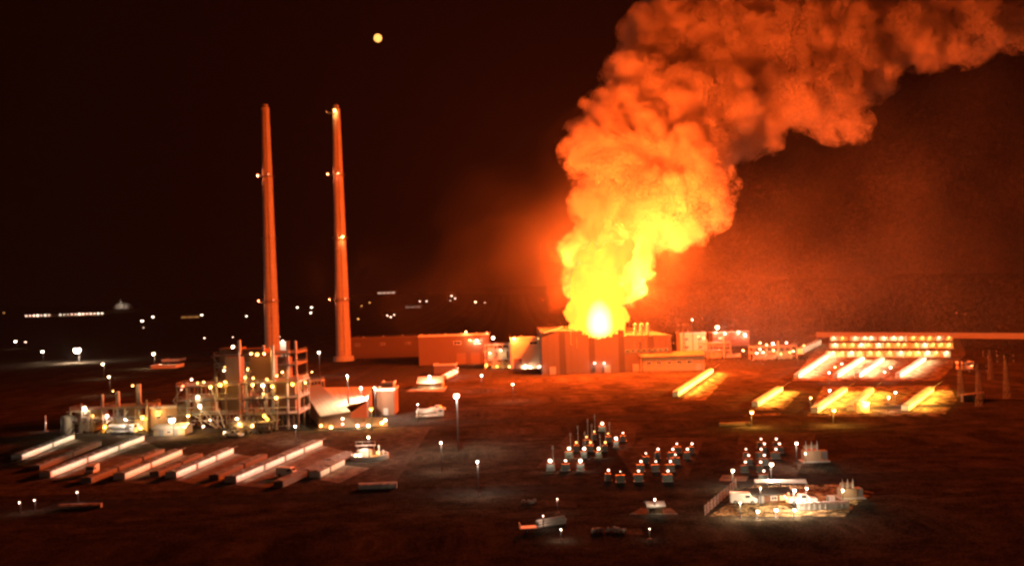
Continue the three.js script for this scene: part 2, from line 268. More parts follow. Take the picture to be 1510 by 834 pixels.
frame('steam_unit', 'brown steel boiler frame with a single high lamp over its narrow tower', {
  x0: 262, x1: 352, yb: 632, depth: 14, levels: [4.2, 8.4, 12.6], bays: 5, rowsZ: 3, seed: 7, casings: [[0.36, 12.8, 0.4, 4.2, 7.6, 5, M.rust], [0.3, 4.4, 0.5, 6, 7.6, 6, M.brown], [-0.2, 4.3, 0.6, 5.4, 4, 6, M.tan]], pipes: [[0.46, 0, 22, 0.3, 0.4], [0.1, 0, 15, 0.2, 0.35], [-0.4, 0, 13.5, 0.2, 0.3]],
  lamps: [[343, 511, 'warm', 6, 200, 6], [330, 546, 'warm', 5, 100, 4], [331, 541, 'amber', 4, 0, 3], [324, 567, 'sodium', 7, 250, 5], [332, 563, 'sodium', 5, 120, 5], [310, 570, 'amber', 6, 160, 5], [300, 563, 'amber', 4, 60, 3], [291, 564, 'amber', 4, 40, 3], [282, 559, 'pink', 4.4, 60, 4], [269, 569, 'red', 4.4, 50, 4], [267, 574, 'pink', 3.5, 0, 3], [291, 585, 'warm', 6.5, 160, 5], [294, 598, 'warm', 6, 160, 5], [349, 617, 'warm', 5, 160, 6], [309, 619, 'pink', 4, 50, 3], [300, 628, 'pink', 4.2, 50, 3], [286, 642, 'amber', 5.5, 120, 5], [314, 640, 'red', 3.5, 0, 3]],
});
frame('boiler_tower', 'tall dark boiler tower rising behind the two lamp hung boiler frames', {
  x0: 318, x1: 438, yb: 604, depth: 16, levels: [5, 10, 15, 19], bays: 7, rowsZ: 2, seed: 44, mat: M.brown, casings: [[-0.36, 0.2, 0.5, 7, 21, 8, M.rust], [-0.05, 0.2, 0.5, 8, 20.5, 8, M.rust], [0.24, 0.2, 0.5, 6, 17, 8, M.rust]], pipes: [[-0.2, 0, 24, 0.05, 0.6], [0.1, 0, 22, 0.05, 0.5], [0.4, 0, 20, 0.05, 0.5], [0.46, 0, 23, 0.3, 0.4]],
  lamps: [[365, 543, 'amber', 4, 120, 3], [416, 548, 'amber', 4, 160, 3], [345, 552, 'amber', 3.6, 120, 3], [426, 560, 'amber', 4.4, 160, 4], [352, 571, 'amber', 4, 120, 3], [378, 548, 'red', 3, 40, 2]],
});
frame('pipe_bridge', 'sloping amber lit pipe bridge running from the boiler frames to the stack', {
  x0: 424, x1: 474, yb: 592, depth: 5, levels: [4, 7.5], bays: 5, rowsZ: 2, seed: 51, mat: M.tan, category: 'pipe bridge', pipes: [[-0.3, 0, 9, 0.1, 0.3]], lamps: [[446, 556, 'amber', 4.4, 300, 3], [450, 563, 'amber', 4.4, 200, 3], [460, 548, 'amber', 2.6, 160, 2], [438, 552, 'amber', 3, 160, 2]],
});
frame('pipe_gantry', 'low steel gantry lit deep orange below the two boiler frames', {
  x0: 336, x1: 400, yb: 639, depth: 4, levels: [2.8], bays: 5, rowsZ: 2, seed: 9, category: 'gantry', casings: [[-0.1, 0.3, 0.6, 6, 1.8, 1.6, M.tan], [0.3, 0.3, 0.6, 2.6, 2.2, 1.6, M.tan]], lamps: [[352, 624, 'amber', 3, 200, 4], [372, 626, 'amber', 3, 220, 3], [331, 638, 'warm', 5.5, 160, 6]],
});
frame('turbine_skid', 'low steel process frame with two yellow lamps beside the pale cylindrical tank', {
  x0: 104, x1: 152, yb: 638, depth: 9, levels: [3.4, 6.6], bays: 3, rowsZ: 2, seed: 12, category: 'process plant', mat: M.tan, casings: [[-0.1, 0.3, 0.5, 5, 2.8, 5, M.cream], [0.2, 3.6, 0.5, 3.2, 2.6, 3, M.tan]], pipes: [[-0.3, 0, 8.4, 0.3, 0.3], [0.4, 0, 11, 0.2, 0.45]], lamps: [[124, 601, 'warm', 6.5, 350, 6], [137, 612, 'amber', 2.5, 80, 2]],
});
frame('turbine_skid', 'orange lit process frame between the tall exhaust pipes and the long cream shed', {
  x0: 152, x1: 216, yb: 637, depth: 10, levels: [3.6, 7.2], bays: 4, rowsZ: 2, seed: 15, category: 'process plant', mat: M.tan, casings: [[-0.3, 0.3, 0.4, 3.5, 2.8, 4, M.tan], [0.3, 0.3, 0.4, 3.4, 3, 4, M.cream], [0, 3.8, 0.5, 5, 2.6, 4, M.brown]], pipes: [[0.2, 0, 13.6, 0.4, 0.75], [-0.29, 0, 11.6, 0.4, 0.6], [0.45, 0, 9, 0.2, 0.3]],
  lamps: [[157, 613, 'pink', 6.5, 220, 6], [154, 628, 'sodium', 6, 220, 6], [210, 615, 'sodium', 6.5, 260, 6], [201, 626, 'warm', 5.5, 180, 5], [207, 631, 'sodium', 5, 160, 5], [195, 568, 'amber', 5, 90, 2], [166, 576, 'amber', 4, 60, 2]],
});
// tall plant behind: exhaust stack pair and duct seen over the process frames
function tank(label, x0, x1, yb, yt, mat, { domed = true, name = 'storage_tank', group } = {}) {
  const s = span(x0, x1, yb, yt), R = s.w / 2, t = thing(name, label, 'tank', [s.x, 0, s.z - R], 0, group), h = Math.max(1, s.h - (domed ? R * 0.35 : 0));
  part(t, 'shell', cyl(R, R, h, 28, 0, h / 2, 0), mat);
  part(t, 'roof', domed ? new THREE.SphereGeometry(R * 1.02, 28, 6, 0, Math.PI * 2, 0, Math.PI / 2).scale(1, 0.34, 1) : cyl(R * 1.03, R * 1.03, 0.2, 28), mat, [0, h + 0.01, 0]);
  for (let k = 1; k < 4; k++) part(t, 'hoop', new THREE.TorusGeometry(R + 0.02, 0.06, 6, 28).rotateX(Math.PI / 2), mat, [0, h * k / 4, 0]);
  const rungs = [bar([-0.25, 0, R + 0.2], [-0.25, h, R + 0.2], 0.06), bar([0.25, 0, R + 0.2], [0.25, h, R + 0.2], 0.06)]; for (let y = 0.3; y < h; y += 0.4) rungs.push(box(0.5, 0.05, 0.05, 0, y, R + 0.2));
  part(t, 'ladder', merged(rungs), M.steel);
  return t;
}
tank('pale cylindrical tank beside the white post and the low process frame', 86, 104, 640, 613, M.white);
tank('squat cream tank behind the white post', 108, 121, 626, 604, M.cream);
{
  const p = onGround(67, 635), t = thing('marker_post', 'thin white post standing apart beside the pale cylindrical tank', 'post', [p.x, 0, p.z]);
  part(t, 'pole', cyl(0.2, 0.16, 4.4, 10, 0, 2.2, 0), M.white); part(t, 'cap', cyl(0.3, 0.1, 0.3, 10, 0, 4.5, 0), M.white); part(t, 'footing', box(0.9, 0.2, 0.9, 0, 0.1, 0), M.concrete);
  lamp(t, [0.9, 2.6, 1.6], 'white', 0.12, 26, 3, 'spot_lamp'); part(t, 'spot_stake', bar([0.9, 0, 1.6], [0.9, 2.5, 1.6], 0.07), M.dark);
}
// ---------------------------------------------------------------- halls and sheds
function hall(name, label, { x0, x1, yb, yt, depth, roof = 'flat', wall = M.tan, top = M.roof, panels = 8, doors = [], windows = [], lamps = [], category = 'building', group, slope = 0.8, side = 0 }) {
  const s = span(x0, x1, yb, yt), w = s.w, h = roof === 'gable' ? s.h - slope : s.h, t = thing(name, label, category, [s.x, 0, s.z], 0, group);
  part(t, 'wall', box(w - 0.1, h, depth - 0.1, 0, h / 2, -depth / 2), wall);
  const pg = box(w / panels - 0.06, h - 0.3, 0.08);
  for (let i = 0; i < panels; i++) part(t, 'panel', pg, wall, [-w / 2 + w * (i + 0.5) / panels, h / 2, 0.0]);
  const ns = Math.max(2, Math.round(depth / (w / panels))), sg = box(0.08, h - 0.3, depth / ns - 0.06), face = s.x > 0 ? -1 : 1;
  for (let i = 0; i < ns; i++) part(t, 'panel', sg, wall, [face * (w / 2), h / 2, -depth * (i + 0.5) / ns]);
  if (roof === 'gable') {
    const g = new THREE.Shape([[-depth / 2 - 0.5, 0], [0, slope], [depth / 2 + 0.5, 0], [depth / 2 + 0.5, 0.2], [0, slope + 0.22], [-depth / 2 - 0.5, 0.2]].map(([a, b]) => new THREE.Vector2(a, b)));
    part(t, 'roof', new THREE.ExtrudeGeometry(g, { depth: w + 0.8, bevelEnabled: false }).rotateY(Math.PI / 2).translate(-w / 2 - 0.4, h + 0.01, -depth / 2), top);
    const e = new THREE.Shape([[-depth / 2, 0], [0, slope], [depth / 2, 0]].map(([a, b]) => new THREE.Vector2(a, b)));
    part(t, 'gable_wall', merged([new THREE.ExtrudeGeometry(e, { depth: w - 0.2, bevelEnabled: false }).rotateY(Math.PI / 2).translate(-w / 2 + 0.1, h, -depth / 2)]), wall);
  } else {
    part(t, 'roof', box(w + 0.5, 0.24, depth + 0.5, 0, h + 0.13, -depth / 2), top);
    part(t, 'parapet', merged([box(w + 0.56, 0.5, 0.16, 0, h + 0.5, 0.2), box(0.16, 0.5, depth, w / 2 + 0.2, h + 0.5, -depth / 2), box(0.16, 0.5, depth, -w / 2 - 0.2, h + 0.5, -depth / 2)]), top);
    for (let k = 0; k < Math.min(4, Math.round(w / 8)); k++) part(t, 'roof_vent', cyl(0.5, 0.4, 1, 10, 0, 0.5, 0), M.steel, [-w / 2 + w * (k + 0.6) / 4.4, h + 0.25, -depth * (0.3 + 0.1 * (k % 3))]);
  }
  for (const [u, dw, dh, m] of doors) { const d = part(t, 'door', box(dw, dh, 0.1), m ?? M.grey, [u * w, dh / 2 + 0.02, 0.1]); part(d, 'handle', box(0.1, 0.3, 0.1, dw * 0.38, 0, 0.08), M.steel); }
  for (const [u, y, ww, wh, lit] of windows) { const f = part(t, 'window', box(ww, wh, 0.1), lit ? lens(lit, 0.9) : M.glass, [u * w, y * h, 0.09]); part(f, 'frame', merged([box(ww + 0.2, 0.1, 0.16, 0, wh / 2, 0), box(ww + 0.2, 0.1, 0.16, 0, -wh / 2, 0), box(0.1, wh, 0.16, -ww / 2, 0, 0), box(0.1, wh, 0.16, ww / 2, 0, 0), box(0.07, wh, 0.14, 0, 0, 0)]), M.white); }
  for (const [px, py, tone, size, I, bright = 5, dz = 0.9] of lamps) { const q = atDepth(px, py, s.D - dz), r = THREE.MathUtils.clamp(size * 0.34 * s.D / F, 0.15, 1.1); lamp(t, [q.x - s.x, q.y, dz], tone, r, I, bright, 'wall_lamp'); if (q.y < h + 0.4) part(t, 'lamp_arm', bar([q.x - s.x, Math.max(0.3, q.y - 0.4), 0], [q.x - s.x, q.y, dz - r * 0.5], 0.08), M.dark); else part(t, 'lamp_mast', bar([q.x - s.x, h, 0.1], [q.x - s.x, q.y - r * 0.6, dz - r * 0.3], 0.1), M.dark); }
  return t;
}
hall('long_shed', 'low cream shed in front of the brightest white floodlight', { x0: 226, x1: 272, yb: 642, yt: 627, depth: 6, roof: 'gable', wall: M.cream, panels: 6, slope: 0.9, doors: [[-0.25, 1.4, 1.7], [0.2, 1.4, 1.7]], windows: [[0, 0.55, 1.2, 0.7]] });
hall('control_room', 'small amber lit cabin behind the long cream shed', { x0: 222, x1: 262, yb: 634, yt: 602, depth: 8, wall: M.tan, panels: 5, windows: [[-0.2, 0.6, 1.4, 1], [0.2, 0.6, 1.4, 1]], lamps: [[230, 606, 'amber', 3, 80, 2]] });
lampPost(253, 619, 4.6, 'brilliant white floodlight mast standing over the long cream shed', { tone: 'white', size: 13, I: 170, bright: 14, name: 'floodlight_mast', category: 'floodlight' });
lampPost(277, 612, 5, 'yellow yard lamp post beside the brilliant white floodlight', { tone: 'sodium', size: 6.5, I: 260 });
lampPost(272, 628, 3, 'short yellow yard lamp post at the end of the long cream shed', { tone: 'sodium', size: 5.5, I: 140 });
lampPost(435, 628, 4, 'lone white lamp post between the boiler frame and the tan roofs', { tone: 'white', size: 5.5, I: 90 });
// building with two tan sloping roofs
{
  const t = thing('sloped_roof_hall', 'hall with two large tan sloping roofs and orange lamps along its front', 'building', [0, 0, 0]);
  const slab = (name, pts, mat, n) => {                  // roof made of n sheets; pts: near-left, near-right, far-right, far-left as [px, py, depth]
    const P = pts.map(([x, y, d]) => atDepth(x, y, d)), up = P[1].clone().sub(P[0]).cross(P[3].clone().sub(P[0])).normalize();
    if (up.y < 0) up.negate();
    const mix = (a, b, k) => a.clone().lerp(b, k), holder = part(t, name, new THREE.BufferGeometry().setFromPoints([P[0], P[1], P[2], P[0], P[2], P[3]].map((q) => q.clone().addScaledVector(up, -0.35))), M.dark);
    holder.geometry.computeVertexNormals();
    for (let i = 0; i < n; i++) {
      const a = mix(P[0], P[1], (i + 0.02) / n), b = mix(P[0], P[1], (i + 0.97) / n), c = mix(P[3], P[2], (i + 0.97) / n), d = mix(P[3], P[2], (i + 0.02) / n), lo = [a, b, c, d].map((q) => q.clone().addScaledVector(up, -0.25)), T = [];
      const f = (p, q, r2, s2) => T.push(p, q, r2, p, r2, s2);
      f(a, b, c, d); f(lo[3], lo[2], lo[1], lo[0]); f(a, lo[0], lo[1], b); f(b, lo[1], lo[2], c); f(c, lo[2], lo[3], d); f(d, lo[3], lo[0], a);
      const g = new THREE.BufferGeometry().setFromPoints(T); g.computeVertexNormals();
      part(holder, 'roof_sheet', g, mat);
    }
    return P;
  };
  const tanA = std([0.42, 0.36, 0.29], 0.75), tanB = std([0.55, 0.47, 0.36], 0.75);
  const A = slab('roof', [[472, 613, 252], [517, 606, 252], [471, 566, 305], [444, 571, 305]], tanA, 6);
  const B = slab('roof', [[500, 601, 258], [541, 590, 262], [548, 570, 305], [476, 571, 305]], tanB, 7);
  const wallFrom = (a, b, mat) => { const g = new THREE.BufferGeometry().setFromPoints([a, b, V(b.x, 0, b.z), a, V(b.x, 0, b.z), V(a.x, 0, a.z)].map((q) => q.clone().setY(Math.max(0, q.y - 0.4)))); g.computeVertexNormals(); part(t, 'wall', g, mat); };
  wallFrom(A[0], A[1], M.rust); wallFrom(A[3], A[0], M.brown); wallFrom(A[1], B[1], M.rust); wallFrom(B[1], B[2], M.brown);
  for (const [px, py, tone, size, I] of [[473, 627, 'amber', 6, 260], [488, 629, 'amber', 6.5, 260], [505, 617, 'white', 5, 90], [527, 627, 'warm', 6, 260], [543, 627, 'warm', 6.2, 260], [505, 625, 'warm', 3.5, 60], [563, 623, 'sodium', 7, 300], [568, 619, 'warm', 6, 120]]) {
    const q = atDepth(px, py, 249.5); lamp(t, [q.x, q.y, q.z], tone, size * 0.36 * 250 / F, I * 0.35, 6, 'wall_lamp');
    part(t, 'lamp_arm', bar([q.x, q.y, q.z - 0.3], [q.x, q.y + 0.2, q.z - 2], 0.1), M.dark);
  }
  const fg = atDepth(470, 632, 251.5), fe = atDepth(572, 632, 251.5), n = 9;
  for (let i = 0; i < n; i++) part(t, 'facade_panel', box((fe.x - fg.x) / n - 0.08, 2.6, 0.12), M.rust, [fg.x + (fe.x - fg.x) * (i + 0.5) / n, 1.35, -251.5]);
  for (const u of [0.12, 0.45, 0.78]) part(t, 'door', box(2.2, 2.1, 0.1), M.brown, [fg.x + (fe.x - fg.x) * u, 1.1, -251.38]);
}
lampPost(532, 571, 9.5, 'white lamp post rising behind the wider tan sloping roof', { tone: 'pink', size: 4.6, I: 900 });
lampPost(552, 571, 9.5, 'white lamp post rising just beyond the corner of the tan sloping roof', { tone: 'white', size: 5, I: 900 });
lampPost(547, 602, 6.2, 'large yellow globe lamp in front of the corner of the tan roofs', { tone: 'sodium', size: 9, I: 240, bright: 3 });
lampPost(470, 519, 12, 'white mast lamp between the feet of the two tall stacks', { tone: 'white', size: 5.2, I: 300 });
lampPost(512, 553, 14, 'tall work light mast shining over the tan sloping roofs', { tone: 'warm', size: 2.2, I: 1500, bright: 4 });  // added lamp, placed to brighten the sloping roofs
hall('switch_house', 'plain dark red hut beside the tan roofs and the yellow globe lamp', { x0: 556, x1: 582, yb: 612, yt: 576, depth: 9, wall: M.rust, panels: 4, doors: [[0, 1.4, 2.2]] });
hall('switch_house', 'narrow dim grey block with no lamp beside the dark red hut', { x0: 564, x1: 580, yb: 590, yt: 566, depth: 7, wall: M.tan, panels: 3 });
// ---------------------------------------------------------------- the burning hall
{
  const s = span(800, 992, 549, 484), w = s.w, d = 74, h = 19.2, t = thing('burning_hall', 'burning industrial hall with a caved in roof and flames rising out of it', 'building', [s.x, 0, s.z]);
  const soot = std([0.1, 0.085, 0.075], 0.9), sootDark = std([0.06, 0.052, 0.046], 0.95), n = 22, r = rng(31);
  const edge = (u) => h - (u > 0.3 && u < 0.62 ? 3.6 * Math.sin((u - 0.3) / 0.32 * Math.PI) : 0) - (u >= 0.62 ? 2.4 + 1.2 * u : 0);       // top of the front wall: sagging under the fire, lower wing after it
  part(t, 'wall', merged([box(w, 10, 0.4, 0, 5, -0.5), box(0.4, h - 1, d, -w / 2 + 0.2, (h - 1) / 2, -d / 2 - 0.4), box(0.4, 11, d, w / 2 - 0.2, 5.5, -d / 2 - 0.4), box(w, h - 2, 0.4, 0, (h - 2) / 2, -d - 0.4)]), sootDark);
  for (let i = 0; i < n; i++) { const u = (i + 0.5) / n, ph = edge(u) - (u > 0.3 && u < 0.62 ? r() * 0.6 : 0); part(t, 'panel', box(w / n - (u > 0.25 && u < 0.66 ? 0.02 : 0.1), ph, 0.22, 0, ph / 2, 0), i % 5 === 3 ? sootDark : soot, [-w / 2 + w * u, 0, 0]); }
  const m = Math.round(d / 2.6); for (let i = 0; i < m; i++) part(t, 'panel', box(0.22, h, d / m - 0.14, 0, h / 2, 0), soot, [-w / 2, 0, -0.2 - d * (i + 0.5) / m]);
  for (let i = 0; i < 6; i++) part(t, 'roof_sheet', box(w / n * 0.94, 0.2, d - 1), sootDark, [-w / 2 + w * (i + 0.5) / n, h + 0.05 + (i % 2) * 0.05, -d / 2 - 0.4], [0, 0, i > 3 ? -0.06 * (i - 3) : 0]);
  for (let i = 14; i < n; i++) part(t, 'roof_sheet', box(w / n * 0.94, 0.2, d - 1), sootDark, [-w / 2 + w * (i + 0.5) / n, edge((i + 0.5) / n) + 0.2, -d / 2 - 0.4], [0, 0, i === 14 ? 0.3 : 0]);
  for (let i = 6; i < 14; i++) { const u = (i + 0.5) / n, y = edge(u) + 0.3; part(t, 'truss', merged([bar([-w / 2 + w * u, y, -1], [-w / 2 + w * (u + 0.02 * (r() - 0.5)), y - 3 - 3 * r(), -d * (0.3 + 0.4 * r())], 0.35), bar([-w / 2 + w * u, y - 1.4, -1], [-w / 2 + w * u, y - 4.5, -d * 0.35], 0.22)]), M.dark); }
  part(t, 'loose_flashing', bar([-w / 2 + 1.2, h - 0.3, 0.5], [-w / 2 + w * 0.17, h + 2.2, 0.4], 0.5), M.white);
  const win = box(1.6, 1.2, 0.12), fr = merged([box(1.8, 0.1, 0.18, 0, 0.6, 0), box(1.8, 0.1, 0.18, 0, -0.6, 0), box(0.1, 1.2, 0.18, 0.85, 0, 0), box(0.1, 1.2, 0.18, -0.85, 0, 0)]);
  for (let i = 0; i < 8; i++) { const f = part(t, 'window', win, M.glass, [-w / 2 + w * (0.66 + 0.042 * i), 9.4, 0.16]); part(f, 'frame', fr, M.steel); }
  for (const u of [0.08, 0.5, 0.72, 0.9]) part(t, 'door', box(2.8, 3.4, 0.14), M.grey, [-w / 2 + w * u, 1.75, 0.16]);
  for (const u of [0.62, 0.66, 0.7]) { const f = part(t, 'exhaust_duct', cyl(0.7, 0.7, 5, 14, 0, 2.5, 0), M.steel, [-w / 2 + w * u * 1.2, edge(0.8) + 0.2, -8]); part(f, 'duct_cap', cyl(1, 0.2, 0.7, 14, 0, 5.3, 0), M.steel); }
  for (const [px, py] of [[877, 535], [891, 535], [796, 540]]) { const q = atDepth(px, py, s.D - 1); lamp(t, [q.x - s.x, Math.max(1.2, q.y), 1], 'pink', 0.6, 30, 2.4, 'wall_lamp'); }
}
// low wing and yards around the fire
hall('pump_house', 'long low annex with small windows next to the burning hall, facing the lone yellow row', { x0: 946, x1: 1040, yb: 547, yt: 520, depth: 14, wall: M.tan, top: M.brown, panels: 14, windows: [[-0.38, 0.6, 2, 1.4], [-0.22, 0.6, 2, 1.4], [-0.06, 0.6, 2, 1.4], [0.1, 0.6, 2, 1.4], [0.26, 0.6, 2, 1.4]], doors: [[0.4, 2.4, 3]], roof: 'gable', slope: 1.6 });
hall('pump_house', 'two storey orange lit block behind the long low annex', { x0: 1004, x1: 1042, yb: 520, yt: 492, depth: 12, wall: M.cream, panels: 6, windows: [[-0.25, 0.3, 2, 1.6], [0.25, 0.3, 2, 1.6], [-0.25, 0.72, 2, 1.6], [0.25, 0.72, 2, 1.6]] });
hall('valve_house', 'flat roofed block under the white floodlight and twin pink lamps', { x0: 1052, x1: 1106, yb: 510, yt: 490, depth: 12, wall: M.rust, panels: 8, windows: [[-0.3, 0.6, 2.2, 1.4, 'amber'], [0.1, 0.6, 2.2, 1.4]], lamps: [[1056, 490, 'warm', 4.5, 120, 4], [1069, 491, 'warm', 5, 120, 4], [1089, 489, 'pink', 6, 160, 5], [1099, 493, 'pink', 7.5, 160, 5]] });
frame('pipe_rack', 'orange lit pipe rack crowding the gap between the annex and the flat roofed block', { x0: 1036, x1: 1078, yb: 528, depth: 8, levels: [4, 8], bays: 5, rowsZ: 2, seed: 63, mat: M.tan, category: 'pipe rack', casings: [[0, 0.2, 0.5, 6, 3.4, 4, M.cream]], pipes: [[0.3, 0, 12, 0.2, 0.5], [-0.3, 0, 10, 0.2, 0.4]], lamps: [[1038, 498, 'amber', 4, 160, 3], [1030, 496, 'amber', 3, 80, 2]] });
frame('pipe_rack', 'pipe rack with scattered lamps between the flat roofed block and the pale rows', { x0: 1112, x1: 1176, yb: 530, depth: 8, levels: [3.5, 6.5], bays: 7, rowsZ: 2, seed: 66, mat: M.tan, category: 'pipe rack', casings: [[-0.2, 0.2, 0.5, 8, 2.6, 4, M.tan], [0.25, 0.2, 0.5, 7, 2.8, 4, M.tan]], pipes: [[0.1, 0, 9, 0.2, 0.4]], lamps: [[1126, 519, 'warm', 4, 120, 3], [1152, 521, 'amber', 3.4, 120, 3], [1165, 519, 'amber', 3.4, 120, 3]] });
lampPost(1058, 482, 15, 'white floodlight mast on the roof line of the flat block behind the annex', { tone: 'white', size: 9, I: 900, bright: 10, name: 'floodlight_mast', category: 'floodlight' });
lampPost(1021, 471, 20, 'faint pink lamp on a tall thin mast beside the smoke', { tone: 'pink', size: 4.4, I: 60, bright: 3, name: 'lamp_mast' });
for (const [px, py, h, sz] of [[1096, 516, 5, 4.5], [1097, 517, 3, 4]].slice(0, 1)) lampPost(px, py, h, 'small orange lamp post at the end of the low concrete wall', { tone: 'amber', size: sz, I: 90 });
function lowWall(label, a, b, h, thick, mat, n, name = 'concrete_wall', terrain = 0) {   // a free-standing wall of n panels between two ground pixels
  const A = onGround(...a), B = onGround(...b), L = A.distanceTo(B), t = thing(name, label, 'wall', [A.x, 0, A.z], Math.atan2(-(B.z - A.z), B.x - A.x));
  const pg = box(L / n - 0.1, h, thick, 0, h / 2, 0), ps = box(0.3, h + 0.15, thick + 0.2, 0, (h + 0.15) / 2, 0);
  for (let i = 0; i < n; i++) { part(t, 'panel', pg, mat, [L * (i + 0.5) / n, 0, 0]); part(t, 'post', ps, mat, [L * i / n, 0, 0]); }
  part(t, 'post', ps, mat, [L, 0, 0]);
  part(t, 'coping', box(L + 0.3, 0.14, thick + 0.3, L / 2, h + 0.22, 0), mat);
  return t;
}
lowWall('short low concrete wall glowing orange behind the lone yellow row', [1072, 527], [1092, 526], 1.6, 0.4, M.concrete, 4);
lowWall('very long pale perimeter wall glowing orange beyond the bead lit containers', [1205, 497], [1560, 500], 3.4, 0.5, M.concrete, 48, 'perimeter_wall');
lowWall('low concrete barrier lying in the dark beyond the short tan lit row', [530, 721], [584, 719], 0.8, 0.4, M.concrete, 5, 'concrete_barrier');
// dark lattice poles beside the fire and in the yellow yard
function mast(px, yb, yt, label, group) {
  const s = span(px - 2, px + 2, yb, yt), t = thing('lattice_mast', label, 'mast', [s.x, 0, s.z], 0, group), h = s.h, k = 0.7, br = [];
  for (const [i, j] of [[-1, -1], [1, -1], [1, 1], [-1, 1]]) part(t, 'leg', bar([i * k, 0, j * k], [i * 0.2, h, j * 0.2], 0.16), M.dark);
  for (let y = 0; y < h - 1; y += 2) { const a = k - (k - 0.2) * y / h, b = k - (k - 0.2) * (y + 2) / h; for (const z of [1, -1]) br.push(bar([-a, y, a * z], [b, Math.min(h, y + 2), b * z], 0.08), bar([a * z, y, -a], [b * z, Math.min(h, y + 2), b], 0.08)); }
  part(t, 'bracing', merged(br), M.dark);
  for (const f of [0.97, 0.86]) { const c = part(t, 'cross_arm', box(5.2, 0.2, 0.25), M.dark, [0, h * f, 0]); for (const x of [-2.4, 0, 2.4]) part(c, 'insulator', cyl(0.16, 0.1, 0.7, 8, x, -0.4, 0), M.grey); }
}
for (const [px, yb, yt] of [[946, 550, 500], [979, 546, 505], [1010, 540, 476]]) mast(px, yb, yt, 'dark lattice mast standing in front of the annex by the fire', 'lattice masts by the fire');
for (const [px, yb, yt] of [[1418, 585, 530], [1445, 600, 535], [1486, 588, 520], [1462, 560, 515]]) mast(px, yb, yt, 'dark lattice mast in the unlit switchyard beside the yellow yard', 'lattice masts in the unlit switchyard');
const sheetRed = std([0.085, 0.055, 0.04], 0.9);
// bright low buildings left of the fire
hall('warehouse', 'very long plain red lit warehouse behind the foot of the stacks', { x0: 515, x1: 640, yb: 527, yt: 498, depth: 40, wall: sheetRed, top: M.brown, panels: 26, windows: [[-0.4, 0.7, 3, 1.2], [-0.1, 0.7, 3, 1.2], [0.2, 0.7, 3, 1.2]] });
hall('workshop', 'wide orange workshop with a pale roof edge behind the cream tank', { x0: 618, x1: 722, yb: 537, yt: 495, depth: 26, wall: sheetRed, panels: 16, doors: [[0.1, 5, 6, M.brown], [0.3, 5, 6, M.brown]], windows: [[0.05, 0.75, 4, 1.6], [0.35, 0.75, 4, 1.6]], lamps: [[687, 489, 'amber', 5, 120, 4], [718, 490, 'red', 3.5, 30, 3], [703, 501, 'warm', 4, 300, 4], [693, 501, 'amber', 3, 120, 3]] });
tank('tall cream tank brightly lit in front of the orange workshop', 650, 668, 534, 499, M.cream, { domed: false });
lampPost(676, 517, 7, 'work lamp on a thin post shining on the tall cream tank', { tone: 'amber', size: 3, I: 1200, bright: 3 });
frame('pipe_rack', 'cream pipe rack lit brightly between the orange workshop and the ochre block', { x0: 716, x1: 755, yb: 543, depth: 8, levels: [4.5, 9, 12], bays: 3, rowsZ: 2, seed: 21, mat: M.cream, category: 'pipe rack', casings: [[-0.3, 3.5, 0.3, 2.8, 7.5, 3, M.cream], [0.15, 4.6, 0.3, 4.4, 5.6, 4, M.cream], [0.1, 0.2, 0.4, 9, 3, 4, M.tan]], pipes: [[0.42, 0, 13, 0.1, 0.5]], lamps: [[727, 498, 'white', 6, 300, 6, 2], [717, 538, 'sodium', 5, 220, 4, 2], [733, 540, 'sodium', 4, 160, 3, 2], [751, 540, 'amber', 4.5, 160, 3, 2], [738, 516, 'warm', 3, 260, 2, 3], [722, 520, 'warm', 3, 260, 2, 3]] });
hall('turbine_house', 'plain ochre block with lamps at its corners next to the burning hall', { x0: 754, x1: 799, yb: 543, yt: 499, depth: 18, wall: M.cream, panels: 8, doors: [[-0.28, 4, 5, M.rust]], windows: [[0.25, 0.85, 4, 1.6]], lamps: [[758, 498, 'amber', 5, 160, 4], [795, 499, 'amber', 5.5, 160, 4], [774, 539, 'pink', 5.5, 200, 4], [782, 540, 'pink', 4.5, 100, 3], [794, 541, 'pink', 6, 220, 4]] });
hall('gate_shed', 'small pitched roof shed under a bright yellow lamp, pale slab before it', { x0: 616, x1: 652, yb: 572, yt: 557, depth: 10, roof: 'gable', slope: 2.2, wall: M.tan, panels: 6, doors: [[0.1, 2, 2.4]], lamps: [[633, 555, 'warm', 6.5, 420, 6]] });
hall('gate_shed', 'low dark shed with no lamps between the pitched shed and the orange workshop', { x0: 640, x1: 672, yb: 552, yt: 539, depth: 9, wall: M.brown, panels: 6 });
sheet('concrete_yard', quad([598, 577], [655, 577], [660, 569], [612, 569]), 0.034, paleSlab);
{
  const A = onGround(655, 562), B = onGround(672, 553), t = thing('conveyor', 'short inclined conveyor glowing pink beside the bright yellow lamp', 'conveyor', [A.x, 0, A.z], Math.atan2(-(B.z - A.z), B.x - A.x)), L = A.distanceTo(B);
  part(t, 'belt_cover', box(L, 1.4, 2.4, L / 2, 1.9, 0), M.white); for (let i = 0; i < 5; i++) part(t, 'leg', box(0.25, 1.3, 2, L * (i + 0.5) / 5, 0.65, 0), M.steel);
  for (const u of [0.15, 0.5, 0.85]) lamp(t, [L * u, 3.6, 1.8], 'pink', 0.3, 120, 3); part(t, 'lamp_rail', merged([bar([L * 0.1, 3.4, 1.5], [L * 0.9, 3.4, 1.5], 0.1), bar([L * 0.5, 2.5, 1.2], [L * 0.5, 3.4, 1.5], 0.1)]), M.dark);
}
lampPost(673, 583, 13, 'brilliant white floodlight mast alone on the dark yard before the ochre block', { tone: 'white', size: 12, I: 900, bright: 14, name: 'floodlight_mast', category: 'floodlight' });
